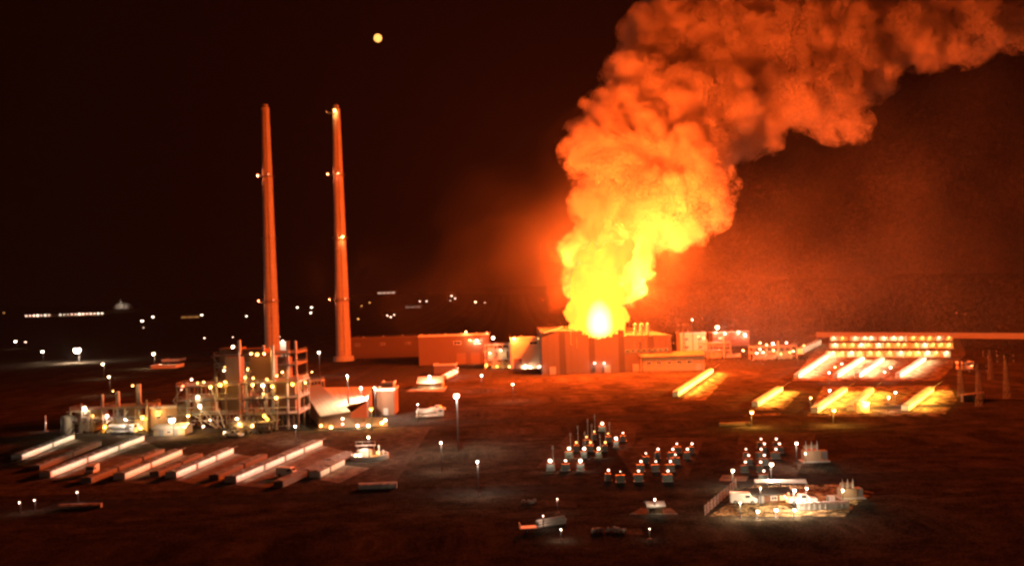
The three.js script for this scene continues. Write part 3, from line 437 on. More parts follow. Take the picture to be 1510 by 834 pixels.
lampPost(710, 553, 6, 'small white lamp post at the edge of the lit pipe rack yard', { tone: 'pink', size: 5.2, I: 160 });
lampPost(756, 566, 6, 'small warm lamp post alone in front of the ochre block', { tone: 'warm', size: 4.8, I: 120 });
lampPost(650, 652, 6, 'lone white lamp post on the dark field beside the round bund', { tone: 'white', size: 5, I: 110 });
lampPost(704, 680, 6, 'lone white lamp post farthest out on the dark field towards the inverter yard', { tone: 'white', size: 6, I: 130 });
// ---------------------------------------------------------------- bead lit container rows at the back of the yellow yard
{
  const rowsB = [[503, 'wall', 13], [514, 'middle', 14], [527, 'yard', 13]];
  for (const [py, which, n] of rowsB) for (let i = 0; i < n; i++) {
    const px = 1224 + (1408 - 1224) * (i + 0.5) / n - (which === 'yard' ? 4 : 0), p = onGround(px, py), wpx = (1408 - 1224) / n, wm = wpx * -p.z / F - 0.9, h = 2.9;
    const t = thing('storage_container', `tan storage container with a lamp in the bead lit row ${{ wall: 'along the perimeter wall', middle: 'between its neighbours', yard: 'nearest the pale rows' }[which]}`, 'container', [p.x, 0, p.z], 0, `storage containers in the bead lit ${which} row`);
    part(t, 'body', box(wm, h, 2.6, 0, h / 2 + 0.15, -1.3), M.tan); part(t, 'roof', box(wm + 0.12, 0.12, 2.7, 0, h + 0.22, -1.3), M.roof); part(t, 'skid', box(wm * 0.9, 0.14, 2.2, 0, 0.08, -1.3), M.dark);
    for (const u of [-0.25, 0.25]) part(t, 'door', box(wm * 0.44, h - 0.5, 0.08, 0, 0, 0), M.cream, [u * wm, h / 2 + 0.15, 0.045]);
    const r = rng(i * 7 + py), a = (r() - 0.5) * 0.5;
    lamp(t, [wm * a, h * 0.92, 0.75], r() < 0.55 ? 'amber' : 'warm', 0.45 + 0.25 * r(), 30 + 30 * r(), 2.6, 'wall_lamp'); part(t, 'lamp_arm', bar([wm * a, h * 0.8, 0.05], [wm * a, h * 0.85, 0.5], 0.12), M.dark);
  }
}
for (const [px, py, tone, sz, I] of [[1121, 514, 'warm', 6.5, 260], [1116, 520, 'warm', 5, 120], [1140, 506, 'white', 6.5, 240], [1131, 508, 'amber', 4.5, 90], [1160, 505, 'pink', 5, 120], [1121, 505, 'amber', 5, 90], [1150, 510, 'amber', 5, 90], [1141, 516, 'amber', 4.5, 90], [1170, 517, 'amber', 4.5, 120], [1186, 509, 'amber', 4.5, 120]])
  lampPost(px, py, 5, 'warm lamp post in the cluster between the flat roofed block and the pale rows', { tone, size: sz, I, bright: 5, group: 'lamp cluster beside the pale rows' });
row([1184, 522], [1212, 508], [1, 1], { h: 3, w: 3, label: ['first tan container in the short diagonal row behind the pale rows', 'second tan container in the short diagonal row behind the pale rows'], group: 'short diagonal row', light: { ...Y2, k: 90 }, name: 'battery_container', gap: 1.1 });
for (const [px, py, tone, sz] of [[1196, 586, 'amber', 5], [1224, 575, 'pink', 6], [1230, 604, 'sodium', 8], [1109, 607, 'sodium', 8], [1311, 585, 'warm', 5], [1321, 578, 'warm', 5], [1314, 541, 'pink', 4.5], [1242, 536, 'pink', 4.5], [1223, 549, 'pink', 4.5], [1232, 541, 'amber', 4.5], [1305, 548, 'pink', 4]])
  lampPost(px, py, 4, sz > 7 ? (px < 1150 ? 'bright yellow globe lamp at the dark field end of the middle yellow row' : 'bright yellow globe lamp beside the short yellow row') : 'small warm lamp post standing between the lit rows of the yellow yard', { tone, size: sz, I: sz > 7 ? 400 : 110, bright: sz > 7 ? 8 : 5, group: sz > 7 ? undefined : 'small lamps in the yellow yard' });
{
  const p = onGround(1273, 607), t = thing('bright_kiosk', 'small lit kiosk at the foot of the short yellow row', 'kiosk', [p.x, 0, p.z]);
  part(t, 'body', box(3.4, 2.4, 2, 0, 1.2, -1), M.cream); part(t, 'roof', box(3.8, 0.15, 2.4, 0, 2.5, -1), M.roof); part(t, 'door', box(0.9, 1.9, 0.08, -0.8, 1, 0.05), M.grey); part(t, 'lit_window', box(1.4, 1, 0.08, 0.7, 1.5, 0.05), lens('sodium', 3)); lamp(t, [1, 2.6, 1], 'sodium', 0.45, 260, 6);
  part(t, 'lamp_arm', bar([1, 2.5, 0], [1, 2.7, 0.7], 0.1), M.dark);
}
lowWall('dim concrete wall in the unlit switchyard beyond the yellow yard', [1420, 592], [1450, 588], 1.8, 0.4, M.concrete, 4);
hall('relay_house', 'dim small hut in the unlit switchyard beyond the yellow yard', { x0: 1420, x1: 1436, yb: 545, yt: 536, depth: 5, wall: M.tan, panels: 4, lamps: [[1433, 538, 'red', 3, 40, 2]] });
lowWall('faint low wall glowing dull red on the field before the middle yellow row', [1062, 628], [1105, 626], 0.5, 0.4, M.brown, 5);

// ---------------------------------------------------------------- inverter yards: grids of small cabinets, each with a lamp on its door
function inverter(px, py, size, tone, label, group, mastH, I) {
  const p = onGround(px, py, 2.1), r = THREE.MathUtils.clamp(size * 0.34 * -p.z / F, 0.12, 0.5), t = thing('inverter_cabinet', label, 'cabinet', [p.x, 0, p.z - 0.5 - r], 0, group);
  part(t, 'body', box(1.4, 1.1, 0.8, 0, 0.7, 0), M.green); part(t, 'plinth', box(1.6, 0.15, 1.0, 0, 0.09, 0), M.grey); part(t, 'roof', box(1.5, 0.1, 0.9, 0, 1.3, 0), M.dark);
  for (const u of [-0.37, 0.37]) { const d = part(t, 'door', box(0.62, 0.9, 0.05), M.green, [u, 0.72, 0.42]); part(d, 'handle', box(0.05, 0.25, 0.05, -u * 0.7, 0, 0.05), M.steel); }
  part(t, 'lamp_arm', bar([0, 1.3, 0.2], [0, 2, 0.45 + r * 0.4], 0.07), M.dark);
  lamp(t, [0, 2.1, 0.5 + r], tone, r, I, 5);
  const v = rng(px * 31 + py); t.children.filter((o) => ['body', 'roof', 'door', 'plinth'].includes(o.name)).forEach((o) => { o.userData.base = 1; }); const k = 0.75 + 0.6 * v(); for (const o of t.children) if (o.userData.base) { delete o.userData.base; o.scale.set(k, o.name === 'body' || o.name === 'door' ? 1 : 1, 1); o.position.x *= k; } t.rotation.y = (v() - 0.5) * 0.3;
  if (mastH) { part(t, 'busbar_mast', cyl(0.12, 0.08, mastH, 8, 0.5, mastH / 2, -0.8), M.steel); part(t, 'insulator', cyl(0.22, 0.12, 0.7, 10, 0.5, mastH + 0.3, -0.8), M.concrete); }
}
for (const [px, py, s, tone, m] of [[888, 624, 6.5, 'warm', 0], [909, 646, 7, 'white', 0], [839, 661, 7, 'warm', 4.6], [861, 661, 7, 'white', 4.8], [883, 661, 6.5, 'warm', 4.2], [812, 679, 8, 'white', 4.2], [834, 679, 5.5, 'pink', 0], [856, 679, 8, 'white', 0], [850, 652, 4.6, 'amber', 5], [871, 652, 4.6, 'amber', 5.4], [892, 652, 5.2, 'amber', 4.4], [919, 638, 4, 'pink', 0], [865, 644, 4, 'amber', 5.4], [876, 636, 3.5, 'amber', 5.4], [897, 639, 3.5, 'amber', 4]])
  inverter(px, py, s, tone, m ? 'small dark inverter cabinet with a busbar mast and a lamp' : 'small dark inverter cabinet with a lamp at the edge of the busbar masts', m ? 'inverters under the busbar masts' : 'inverters at the edge of the busbar masts', m, s > 6 ? 9 : 3);
for (const [px, py, s] of [[897, 693, 5.5], [942, 694, 5.2], [985, 694, 5.5], [945, 680, 5.5], [967, 680, 4.4], [989, 680, 5.3], [970, 662, 5.4], [992, 662, 5.4], [1014, 662, 5.6], [999, 654, 4], [1020, 654, 5], [953, 668, 4], [996, 670, 4.2], [915, 695, 2.5]])
  inverter(px, py, s, 'pink', 'small dark inverter cabinet with a pink lamp between the busbar masts and the field hut', 'inverters in the middle yard', 0, s > 5 ? 2.5 : 1);
for (const [px, py, s] of [[1099, 681, 5], [1122, 681, 5.4], [1127, 694, 5], [1105, 671, 5], [1127, 671, 5], [1101, 662, 4], [1122, 662, 5], [1145, 662, 5.2], [1128, 654, 5.2], [1150, 654, 5], [1123, 647, 4], [1145, 647, 5]])
  inverter(px, py, s, 'pink', 'small dark inverter cabinet with a pink lamp around the bright post lamp', 'inverters beside the bright post lamp', 0, s > 4.5 ? 2.5 : 1);
lampPost(1138, 684, 4, 'bright white post lamp among the pink lamps behind the lit compound', { tone: 'white', size: 9, I: 150, bright: 9 });
lampPost(1175, 653, 5, 'white lamp post set apart from the pink lamps, beside the dim transformer', { tone: 'white', size: 6.5, I: 120, bright: 7 });
function transformer(x0, x1, yb, yt, label, mat, lampAt) {
  const s = span(x0, x1, yb, yt), t = thing('transformer', label, 'transformer', [s.x, 0, s.z]), w = s.w, h = s.h;
  part(t, 'tank_body', box(w * 0.6, h * 0.62, 2, -w * 0.1, h * 0.33, -1), mat); part(t, 'plinth', box(w, 0.2, 3, 0, 0.1, -1), M.concrete);
  for (let i = 0; i < 6; i++) part(t, 'radiator_fin', box(0.12, h * 0.5, 1.6, w * 0.26 + i * w * 0.035, h * 0.35, -1), M.steel);
  part(t, 'conservator', cyl(0.4, 0.4, w * 0.5, 14).rotateZ(Math.PI / 2), mat, [-w * 0.1, h * 0.82, -1]);
  for (let i = 0; i < 3; i++) { const b = part(t, 'bushing', cyl(0.18, 0.08, h * 0.45, 10, 0, h * 0.22, 0), M.concrete, [-w * 0.3 + i * w * 0.2, h * 0.64, -0.5]); part(b, 'terminal', cyl(0.05, 0.05, 0.4, 6, 0, h * 0.45 + 0.15, 0), M.steel); }
  if (lampAt) { const q = atDepth(lampAt[0], lampAt[1], s.D - 1.6); lamp(t, [q.x - s.x, q.y, 1.6], lampAt[2], 0.22, lampAt[3], 3); part(t, 'lamp_post', bar([q.x - s.x, 0, 1.5], [q.x - s.x, q.y, 1.6], 0.08), M.dark); }
}
transformer(1183, 1224, 681, 655, 'dim tan transformer with radiator fins beside the lamp set apart', M.tan, [1188, 668, 'pink', 26]);
lampPost(1081, 693, 3.4, 'yellow post lamp over a small pale slab behind the lit compound', { tone: 'warm', size: 7.5, I: 110, bright: 6 });
sheet('concrete_slab', quad([1060, 709], [1100, 709], [1106, 700], [1066, 700]), 0.02, paleSlab);

// ---------------------------------------------------------------- round bund, van, trucks
{
  const p = onGround(545, 676), t = thing('round_bund', 'pale circular bund wall around a low tank and pipework', 'bund', [p.x, 0, p.z]);
  const prof = [[4.0, 0], [4.3, 0], [4.3, 1.1], [4.0, 1.1], [4.0, 0]].map(([a, b]) => new THREE.Vector2(a, b));
  part(t, 'bund_wall', new THREE.LatheGeometry(prof, 40), M.concrete);
  part(t, 'slab', cyl(4.05, 4.05, 0.1, 36, 0, 0.08, 0), M.concrete);
  const tk = part(t, 'tank_shell', cyl(1.7, 1.7, 1.7, 24, -1.3, 0.98, -0.6), M.white); part(tk, 'tank_roof', cyl(1.8, 0.3, 0.4, 24, -1.3, 2.05, -0.6), M.white);
  part(t, 'walkway', box(4.6, 0.14, 0.8, -1.2, 2.7, -2), M.white); for (const x of [-3, -1.2, 0.7]) part(t, 'walkway_leg', box(0.14, 2.7, 0.14, x, 1.35, -2), M.steel);
  part(t, 'handrail', merged([box(4.6, 0.06, 0.06, -1.2, 3.6, -1.7), ...[-3.4, -1.8, -0.4, 1].map((x) => box(0.06, 0.9, 0.06, x, 3.2, -1.7))]), M.white);
  for (const [x, h] of [[2.0, 2.6], [3.0, 1.4]]) { const q = part(t, 'vent_pipe', cyl(0.18, 0.18, h, 10, x, h / 2 + 0.1, -0.8), M.white); part(q, 'vent_cap', cyl(0.3, 0.12, 0.25, 10, x, h + 0.2, -0.8), M.white); }
  part(t, 'pump', merged([box(0.9, 0.6, 0.6, 1.6, 0.45, 0.4), cyl(0.3, 0.3, 1, 12).rotateZ(Math.PI / 2).translate(2.3, 0.5, 0.4)]), M.tan);
  lamp(t, [-3, 1.1, 1.2], 'warm', 0.26, 26, 5); part(t, 'lamp_stake', bar([-3, 0, 1.1], [-3, 1, 1.15], 0.06), M.dark);
  lamp(t, [2.1, 1.5, 1.1], 'sodium', 0.26, 22, 5); part(t, 'lamp_stake', bar([2.1, 0, 1], [2.1, 1.4, 1.05], 0.06), M.dark);
}
lampPost(543, 644, 5.4, 'white lamp post standing right behind the round bund', { tone: 'white', size: 5, I: 150, bright: 6 });
const wheelGeo = cyl(0.38, 0.38, 0.26, 16).rotateZ(Math.PI / 2), rimGeo = cyl(0.2, 0.2, 0.28, 12).rotateZ(Math.PI / 2);
function vehicle(kind, px, py, turn, label, mat, scale = 1) {           // long axis along z, nose at +z
  const p = onGround(px, py), t = thing(kind, label, kind === 'tanker_truck' ? 'truck' : kind === 'pickup_truck' ? 'pickup' : 'van', [p.x, 0.03, p.z], turn);
  const prof = kind === 'van' ? [[-2.5, 0.35], [2.4, 0.35], [2.5, 0.95], [1.75, 1.15], [1.15, 2.0], [-2.45, 2.05], [-2.5, 0.5]] : kind === 'pickup_truck' ? [[-2.6, 0.45], [2.5, 0.45], [2.55, 1.0], [1.4, 1.12], [0.8, 1.75], [-0.4, 1.78], [-0.6, 1.15], [-2.6, 1.12]] : [[-4, 0.6], [4, 0.6], [4.05, 1.6], [3.9, 2.6], [2.2, 2.65], [2.1, 1.0], [-4, 1.0]];
  const wd = kind === 'tanker_truck' ? 2.3 : 1.85;
  part(t, 'body', new THREE.ExtrudeGeometry(new THREE.Shape(prof.map(([a, b]) => new THREE.Vector2(a, b))), { depth: wd - 0.12, bevelEnabled: true, bevelSize: 0.06, bevelThickness: 0.06, bevelSegments: 2 }).rotateY(-Math.PI / 2).translate(wd / 2 - 0.06, 0, 0), mat);
  const zz = kind === 'tanker_truck' ? [-2.8, -1.6, 2.9] : [-1.6, 1.6];
  for (const z of zz) for (const x of [-wd / 2 + 0.12, wd / 2 - 0.12]) { const w = part(t, 'wheel', wheelGeo, M.tyre, [x, 0.38, z]); part(w, 'rim', rimGeo, M.steel); }
  if (kind === 'tanker_truck') { part(t, 'tank_barrel', new THREE.CapsuleGeometry(1, 4, 6, 16).rotateX(Math.PI / 2).scale(1.05, 0.9, 1), mat, [0, 2, -1.1]); part(t, 'windscreen', box(1.9, 0.8, 0.06), M.glass, [0, 2.1, 4.04], [-0.1, 0, 0]); }
  else part(t, 'windscreen', box(1.5, 0.62, 0.05), M.glass, kind === 'van' ? [0, 1.62, 1.53] : [0, 1.46, 1.16], [kind === 'van' ? -0.62 : -0.75, 0, 0]);
  for (const x of [-0.65, 0.65]) part(t, 'side_window', box(0.04, 0.5, 0.9), M.glass, [Math.sign(x) * (wd / 2 + 0.015), kind === 'tanker_truck' ? 2.1 : 1.5, kind === 'tanker_truck' ? 3.1 : kind === 'van' ? 0.75 : 0.2]);
  const nose = kind === 'tanker_truck' ? 4.12 : 2.57;
  for (const x of [-0.62, 0.62]) { part(t, 'headlight', box(0.3, 0.18, 0.06), M.white, [x, kind === 'tanker_truck' ? 1.2 : 0.82, nose]); part(t, 'tail_light', box(0.2, 0.25, 0.05), M.rust, [x, 0.85, kind === 'tanker_truck' ? -4.08 : kind === 'van' ? -2.58 : -2.68]); }
  t.scale.setScalar(scale); return t;
}
vehicle('van', 135, 700, 0.2, 'white van parked at the end of the long battery row', M.white);
vehicle('van', 424, 702, 1.3, 'white van parked in the aisle of the row of four cabinets', M.white, 0.9);
vehicle('tanker_truck', 180, 639, 1.5, 'white tanker truck brightly lit between the orange process frame lamps', M.white);
vehicle('pickup_truck', 345, 644, 1.2, 'white pickup at the foot of the orange lit gantry', M.white);
vehicle('tanker_truck', 634, 616, 1.75, 'pale tanker truck parked in the dark beside the dark red hut', M.white);
vehicle('pickup_truck', 645, 606, 1.2, 'pale pickup parked behind the pale tanker truck', M.white);
lampPost(616, 596, 5, 'dim lamp post beside the two pale parked trucks', { tone: 'pink', size: 2.4, I: 260, bright: 3 });
lampPost(184, 618, 4.5, 'cool white work lamp hanging over the tanker truck', { tone: 'white', size: 3, I: 120, bright: 5 });
for (const [px, py, s, l] of [[28, 740, 4.5, 'low lamp bollard out in the dark field, one of two side by side'], [50, 737, 4.8, 'low lamp bollard out in the dark field, one of two side by side'], [113, 725, 4.8, 'low lamp bollard alone in the dark field by the white van']])
  lampPost(px, py, 2, l, { tone: 'pink', size: s, I: 8, bright: 3, name: 'lamp_bollard', group: px < 100 ? 'two lamp bollards side by side' : undefined });
lowWall('low earth coloured barrier in the dark field beyond the lamp bollards', [88, 750], [148, 748], 0.5, 0.5, M.tan, 4, 'concrete_barrier');

// ---------------------------------------------------------------- the lit compound in the dark field
hall('site_office', 'dark roofed site cabin in the middle of the lit compound', { x0: 1112, x1: 1166, yb: 741, yt: 724, depth: 4, roof: 'gable', slope: 0.6, wall: M.rust, top: M.dark, panels: 6, doors: [[-0.3, 0.9, 1.4]], windows: [[0.05, 0.6, 0.9, 0.6], [0.3, 0.6, 0.9, 0.6, 'red']], lamps: [[1157, 731, 'amber', 3.6, 14, 4], [1163, 727, 'red', 3, 6, 3]] });
{
  const A = onGround(1114, 722), B = onGround(1190, 722), t = thing('open_canopy', 'long white canopy roof along the back of the lit compound', 'canopy', [A.x, 0, A.z], Math.atan2(-(B.z - A.z), B.x - A.x)), L = A.distanceTo(B), n = 8;
  for (let i = 0; i < n; i++) part(t, 'roof_sheet', box(L / n - 0.04, 0.1, 1.6), M.white, [L * (i + 0.5) / n, 1.5, 0], [0.18, 0, 0]);
  for (let i = 0; i <= 4; i++) part(t, 'post', merged([box(0.1, 1.4, 0.1, 0, 0.7, 0.6), box(0.1, 1.6, 0.1, 0, 0.8, -0.6)]), M.steel, [L * i / 4, 0, 0]);
}
for (const [px, py] of [[1118, 753], [1145, 751], [1172, 751]]) lampPost(px, py, 1.3, 'white globe bollard in the row of three along the compound front', { tone: 'warm', size: 7.5, I: 70, bright: 7, name: 'lamp_bollard', group: 'three globe bollards of the compound' });
lampPost(1172, 722, 3.4, 'bright white lamp post at the back canopy of the compound', { tone: 'white', size: 7.5, I: 240, bright: 7 });
lampPost(1190, 719, 3.4, 'second white lamp post at the end of the back canopy', { tone: 'pink', size: 5.5, I: 60 });
lampPost(1122, 719, 3, 'thin yellow lamp post at the open end of the canopy', { tone: 'warm', size: 3.5, I: 60, bright: 4 });
vehicle('van', 1097, 742, 1.4, 'white van parked in the lit compound near the fence corner', M.white, 0.85);
vehicle('pickup_truck', 1183, 743, 1.5, 'white pickup parked beside the dark roofed site cabin', M.white, 0.9);
lampPost(1092, 741, 2.4, 'yellow lamp post beside the white van in the compound', { tone: 'warm', size: 2.6, I: 120, bright: 4 });
lowWall('long pale block wall stretching from the site cabin across the compound', [1178, 752], [1250, 749], 0.9, 0.3, M.concrete, 9, 'block_wall');
transformer(1238, 1276, 735, 712, 'tan transformer with bushings at the far end of the lit compound', M.tan, [1243, 722, 'warm', 34]);
{
  const p = onGround(1226, 741), t = thing('water_tote', 'small pale water tote between the block wall and the compound transformer', 'tank', [p.x, 0, p.z]);
  part(t, 'bottle', box(1, 1, 1, 0, 0.65, 0), M.white); part(t, 'pallet', box(1.2, 0.14, 1.1, 0, 0.08, 0), M.brown);
  const c = []; for (const k of [-0.5, 0, 0.5]) c.push(box(1.06, 0.03, 1.06, 0, 0.65 + k * 0.8, 0), box(0.03, 1, 1.06, k, 0.65, 0)); part(t, 'cage', merged(c), M.steel);
}
for (const [a, b, l, n] of [[[1040, 760], [1086, 719], 'wire mesh fence along the slanting side of the lit compound', 10]]) {
  const A = onGround(...a), B = onGround(...b), L = A.distanceTo(B), t = thing('mesh_fence', l, 'fence', [A.x, 0, A.z], Math.atan2(-(B.z - A.z), B.x - A.x)), wires = [];
  for (let i = 0; i <= n; i++) part(t, 'post', cyl(0.04, 0.04, 1.7, 6, L * i / n, 0.85, 0), M.steel);
  for (let k = 0; k < 8; k++) wires.push(box(L, 0.014, 0.014, L / 2, 0.15 + k * 0.2, 0)); for (let k = 0; k < n * 8; k++) wires.push(box(0.014, 1.5, 0.014, L * k / n / 8, 0.85, 0));
  part(t, 'mesh', merged(wires), M.steel);
}
// small dim things in the dark field
hall('field_hut', 'small hut under a white lamp alone in the dark field, pale slab around it', { x0: 958, x1: 978, yb: 757, yt: 743, depth: 2.4, roof: 'gable', slope: 0.4, wall: M.tan, panels: 4, doors: [[-0.2, 0.7, 1.1, M.brown]], lamps: [[966, 736, 'white', 4.4, 16, 6]] });
sheet('concrete_slab', quad([928, 758], [1000, 758], [990, 749], [945, 749]), 0.02, paleSlab);
sheet('concrete_slab', quad([770, 744], [852, 748], [845, 738], [800, 737]), 0.02, gravelMat);
sheet('concrete_slab', quad([868, 788], [950, 788], [945, 779], [880, 779]), 0.02, gravelMat);
lampPost(827, 780, 1.6, 'tiny white lamp bollard beside the pipe stack in the dark field', { tone: 'white', size: 4, I: 9, bright: 4, name: 'lamp_bollard' });
lampPost(801, 760, 2, 'tiny dim lamp bollard behind the pipe stack in the dark field', { tone: 'pink', size: 2.6, I: 8, bright: 3, name: 'lamp_bollard' });
lampPost(958, 779, 1.6, 'tiny lamp bollard on the gravel in front of the field hut', { tone: 'pink', size: 3, I: 6, bright: 3, name: 'lamp_bollard' });
lampPost(822, 735, 2.4, 'dim lamp post over the gravel patch behind the pipe stack', { tone: 'pink', size: 1.4, I: 9, bright: 2 });
{
  const p = onGround(812, 775), t = thing('pipe_stack', 'stack of pale pipes lying in the dark field', 'pipes', [p.x, 0, p.z], 0.5);
  const g = new THREE.CylinderGeometry(0.22, 0.22, 5, 14, 1, true).rotateZ(Math.PI / 2); [[-0.45, 0.22], [0, 0.22], [0.45, 0.22], [-0.22, 0.6], [0.22, 0.6], [0, 0.98]].forEach(([z, y], i) => part(t, 'pipe', g, M.concrete, [0.2 * Math.sin(i * 5), y + 0.05, z]));
}
{
  const p = onGround(779, 784), t = thing('trailer', 'low pale flatbed trailer beside the pipe stack', 'trailer', [p.x, 0, p.z], 0.1);
  part(t, 'deck', box(2.6, 0.14, 1.5, 0, 0.7, 0), M.white); part(t, 'headboard', box(0.1, 0.6, 1.5, -1.25, 1.05, 0), M.white); part(t, 'drawbar', bar([1.3, 0.6, 0], [2.2, 0.45, 0], 0.1), M.steel);
  for (const z of [-0.65, 0.65]) { const w = part(t, 'wheel', cyl(0.32, 0.32, 0.2, 14).rotateX(Math.PI / 2), M.tyre, [-0.2, 0.32, z]); part(w, 'rim', cyl(0.16, 0.16, 0.22, 10).rotateX(Math.PI / 2), M.steel); }
}
for (const [px, py, l] of [[886, 785, 'heap of pale rubble on the gravel before the field hut'], [912, 784, 'flatter heap of pale rubble beside the tiny gravel lamp'], [782, 742, 'heap of pale rubble on the gravel patch behind the pipe stack']]) {
  const p = onGround(px, py), t = thing('rubble_heap', l, 'rubble', [p.x, 0, p.z]), r = rng(px);
  for (let i = 0; i < 16; i++) { const s = 0.18 + 0.22 * r(), q = r(); part(t, 'block', new THREE.DodecahedronGeometry(s, 0), M.concrete, [(r() - 0.5) * 2.4, s * 0.6 + 0.25 * q, (r() - 0.5) * 1.2], [r() * 3, r() * 3, r() * 3]); }
}

// ---------------------------------------------------------------- far lights, farm sheds on the hills, the moon
lampPost(113, 516, 9, 'brilliant white floodlight mast far out beyond the pale cylindrical tank', { tone: 'white', size: 15, I: 9000, bright: 16, name: 'floodlight_mast', category: 'floodlight' });
for (const [px, py, h, tone, s, I, l] of [
  [62, 518, 8, 'white', 6.5, 260, 'white lamp post nearest the far brilliant floodlight'], [22, 503, 8, 'white', 6, 200, 'larger of two white lamps on the road past the far floodlight'], [37, 504, 8, 'pink', 3.5, 0, 'smaller of two white lamps on the road past the far floodlight'],
  [151, 536, 8, 'warm', 5.5, 260, 'upper of two warm lamp posts behind the tall exhaust pipes'], [160, 555, 8, 'warm', 5.5, 220, 'lower of two warm lamp posts behind the tall exhaust pipes'],
  [226, 521, 9, 'warm', 7.5, 900, 'warm lamp post over the flat pale sheds behind the boiler frames'], [301, 498, 8, 'pink', 3.2, 0, 'faint lamp post behind the narrow boiler tower'], [343, 497, 8, 'pink', 2.2, 0, 'very faint lamp post beside the foot of the unlit stack']])
  lampPost(px, py, h, l, { tone, size: s, I, bright: 6 });
for (const [px, py, tone, s, b, l, g] of [
  [209, 473, 'white', 5.5, 7, 'brighter of two white lamps on the far ridge road'], [225, 467, 'white', 5, 6, 'fainter of two white lamps on the far ridge road'], [211, 483, 'pink', 3, 2, 'dim lamp just below the two ridge road lamps'],
  [297, 464, 'white', 6, 5, 'white lamp at the end of the far lit greenhouse'], [363, 466, 'white', 4.4, 4, 'single white lamp on the ridge beside the unlit stack'],
  [438, 453, 'white', 5, 5, 'farm yard lamp on the ridge between the two stacks', 1], [459, 453, 'white', 5, 5, 'farm yard lamp on the ridge between the two stacks', 1], [458, 461, 'white', 4.6, 5, 'farm yard lamp on the ridge between the two stacks', 1],
  [619, 444, 'pink', 4, 3, 'hill lamp in the group beyond the orange workshop', 2], [629, 444, 'pink', 4, 3, 'hill lamp in the group beyond the orange workshop', 2], [666, 436, 'pink', 5, 4, 'hill lamp in the group beyond the orange workshop', 2], [671, 440, 'pink', 4, 3, 'hill lamp in the group beyond the orange workshop', 2], [664, 443, 'pink', 3, 2, 'hill lamp in the group beyond the orange workshop', 2], [701, 445, 'warm', 5.4, 5, 'hill lamp in the group beyond the orange workshop', 2], [715, 446, 'pink', 3, 2, 'hill lamp in the group beyond the orange workshop', 2],
  [545, 446, 'amber', 3.4, 2, 'dim amber lamp on the hill slope beside the lit stack', 3], [533, 451, 'amber', 3, 2, 'dim amber lamp on the hill slope beside the lit stack', 3], [528, 470, 'amber', 3.6, 3, 'dim amber lamp on the hill slope beside the lit stack', 3],
  [571, 465, 'pink', 4, 4, 'lamp on the farm drive below the far greenhouses', 4], [576, 467, 'pink', 4, 4, 'lamp on the farm drive below the far greenhouses', 4], [581, 464, 'pink', 3.4, 4, 'lamp on the farm drive below the far greenhouses', 4], [5, 461, 'amber', 11, 0.6, 'hazy amber lamp at the far end of the packing shed'],
  [1411, 461, 'red', 3, 1.2, 'tiny reddish lamp on the hill beyond the perimeter wall'], [1424, 463, 'red', 2.4, 1, 'tinier reddish lamp on the hill beyond the perimeter wall']])
  lampPost(px, py, 9, l, { tone, size: s, I: 0, bright: b, terrain: true, name: 'hill_lamp', group: g ? ['', 'farm lamps between the stacks', 'hill lamps beyond the workshop', 'amber hill lamps', 'farm drive lamps'][g] : undefined });
function farShed(label, x0, x1, py, tall, lit, deep, name = 'farm_shed', lamps = []) {
  const A = onTerrain(x0, py), B0 = onTerrain(x1, py), D = -A.z, B = atDepth(x1, py, D), w = B.x - A.x, y = Math.max(0, hillY((A.x + B.x) / 2, -D)) - 1, t = thing(name, label, 'shed', [(A.x + B.x) / 2, y, -D]);
  part(t, 'wall', box(w, tall + 1, deep, 0, (tall + 1) / 2, -deep / 2), M.cream);
  const g = new THREE.Shape([[-deep / 2 - 1, 0], [0, tall * 0.5], [deep / 2 + 1, 0]].map(([a, b]) => new THREE.Vector2(a, b)));
  part(t, 'roof', new THREE.ExtrudeGeometry(g, { depth: w + 1, bevelEnabled: false }).rotateY(Math.PI / 2).translate(-w / 2 - 0.5, tall + 1, -deep / 2), M.roof);
  const n = Math.max(2, Math.round(w / 14));
  if (lit) for (let i = 0; i < n; i++) part(t, 'lit_window', box(w / n * 0.8, tall * 0.55, 0.2), lens(lit[0], lit[1]), [-w / 2 + w * (i + 0.5) / n, tall * 0.6 + 1, 0.12]);
  for (const [px, tone, s, b] of lamps) { const q = atDepth(px, py - 1, D - 2), r = s * 0.42 * D / F; lamp(t, [q.x - (A.x + B.x) / 2, tall + 1.2, 2], tone, r, 0, b, 'wall_lamp'); }
  return t;
}
{
  const r = rng(5), l = []; for (let x = 38; x < 150; x += 5.6) if (x < 72 || x > 84) l.push([x, r() < 0.4 ? 'white' : 'pink', 2.6 + 2 * r(), 1 + 3 * r() * (x < 70 || x > 105 ? 1 : 0.4)]);
  farShed('very long low packing shed with a string of small lamps on the far ridge', 36, 152, 467, 5, null, 30, 'packing_shed', l);
}
farShed('greenhouse glowing faintly on the ridge beside its white lamp', 266, 294, 470, 6, ['amber', 0.35], 26, 'greenhouse');
farShed('lower of two long greenhouses glowing pink high on the hill', 556, 583, 434, 7, ['pink', 0.9], 26, 'greenhouse');
farShed('upper of two long greenhouses glowing pink high on the hill', 590, 614, 431, 7, ['pink', 1.1], 26, 'greenhouse');
farShed('dim greenhouse below the two glowing greenhouses on the hill', 597, 621, 455, 6, ['pink', 0.22], 26, 'greenhouse');
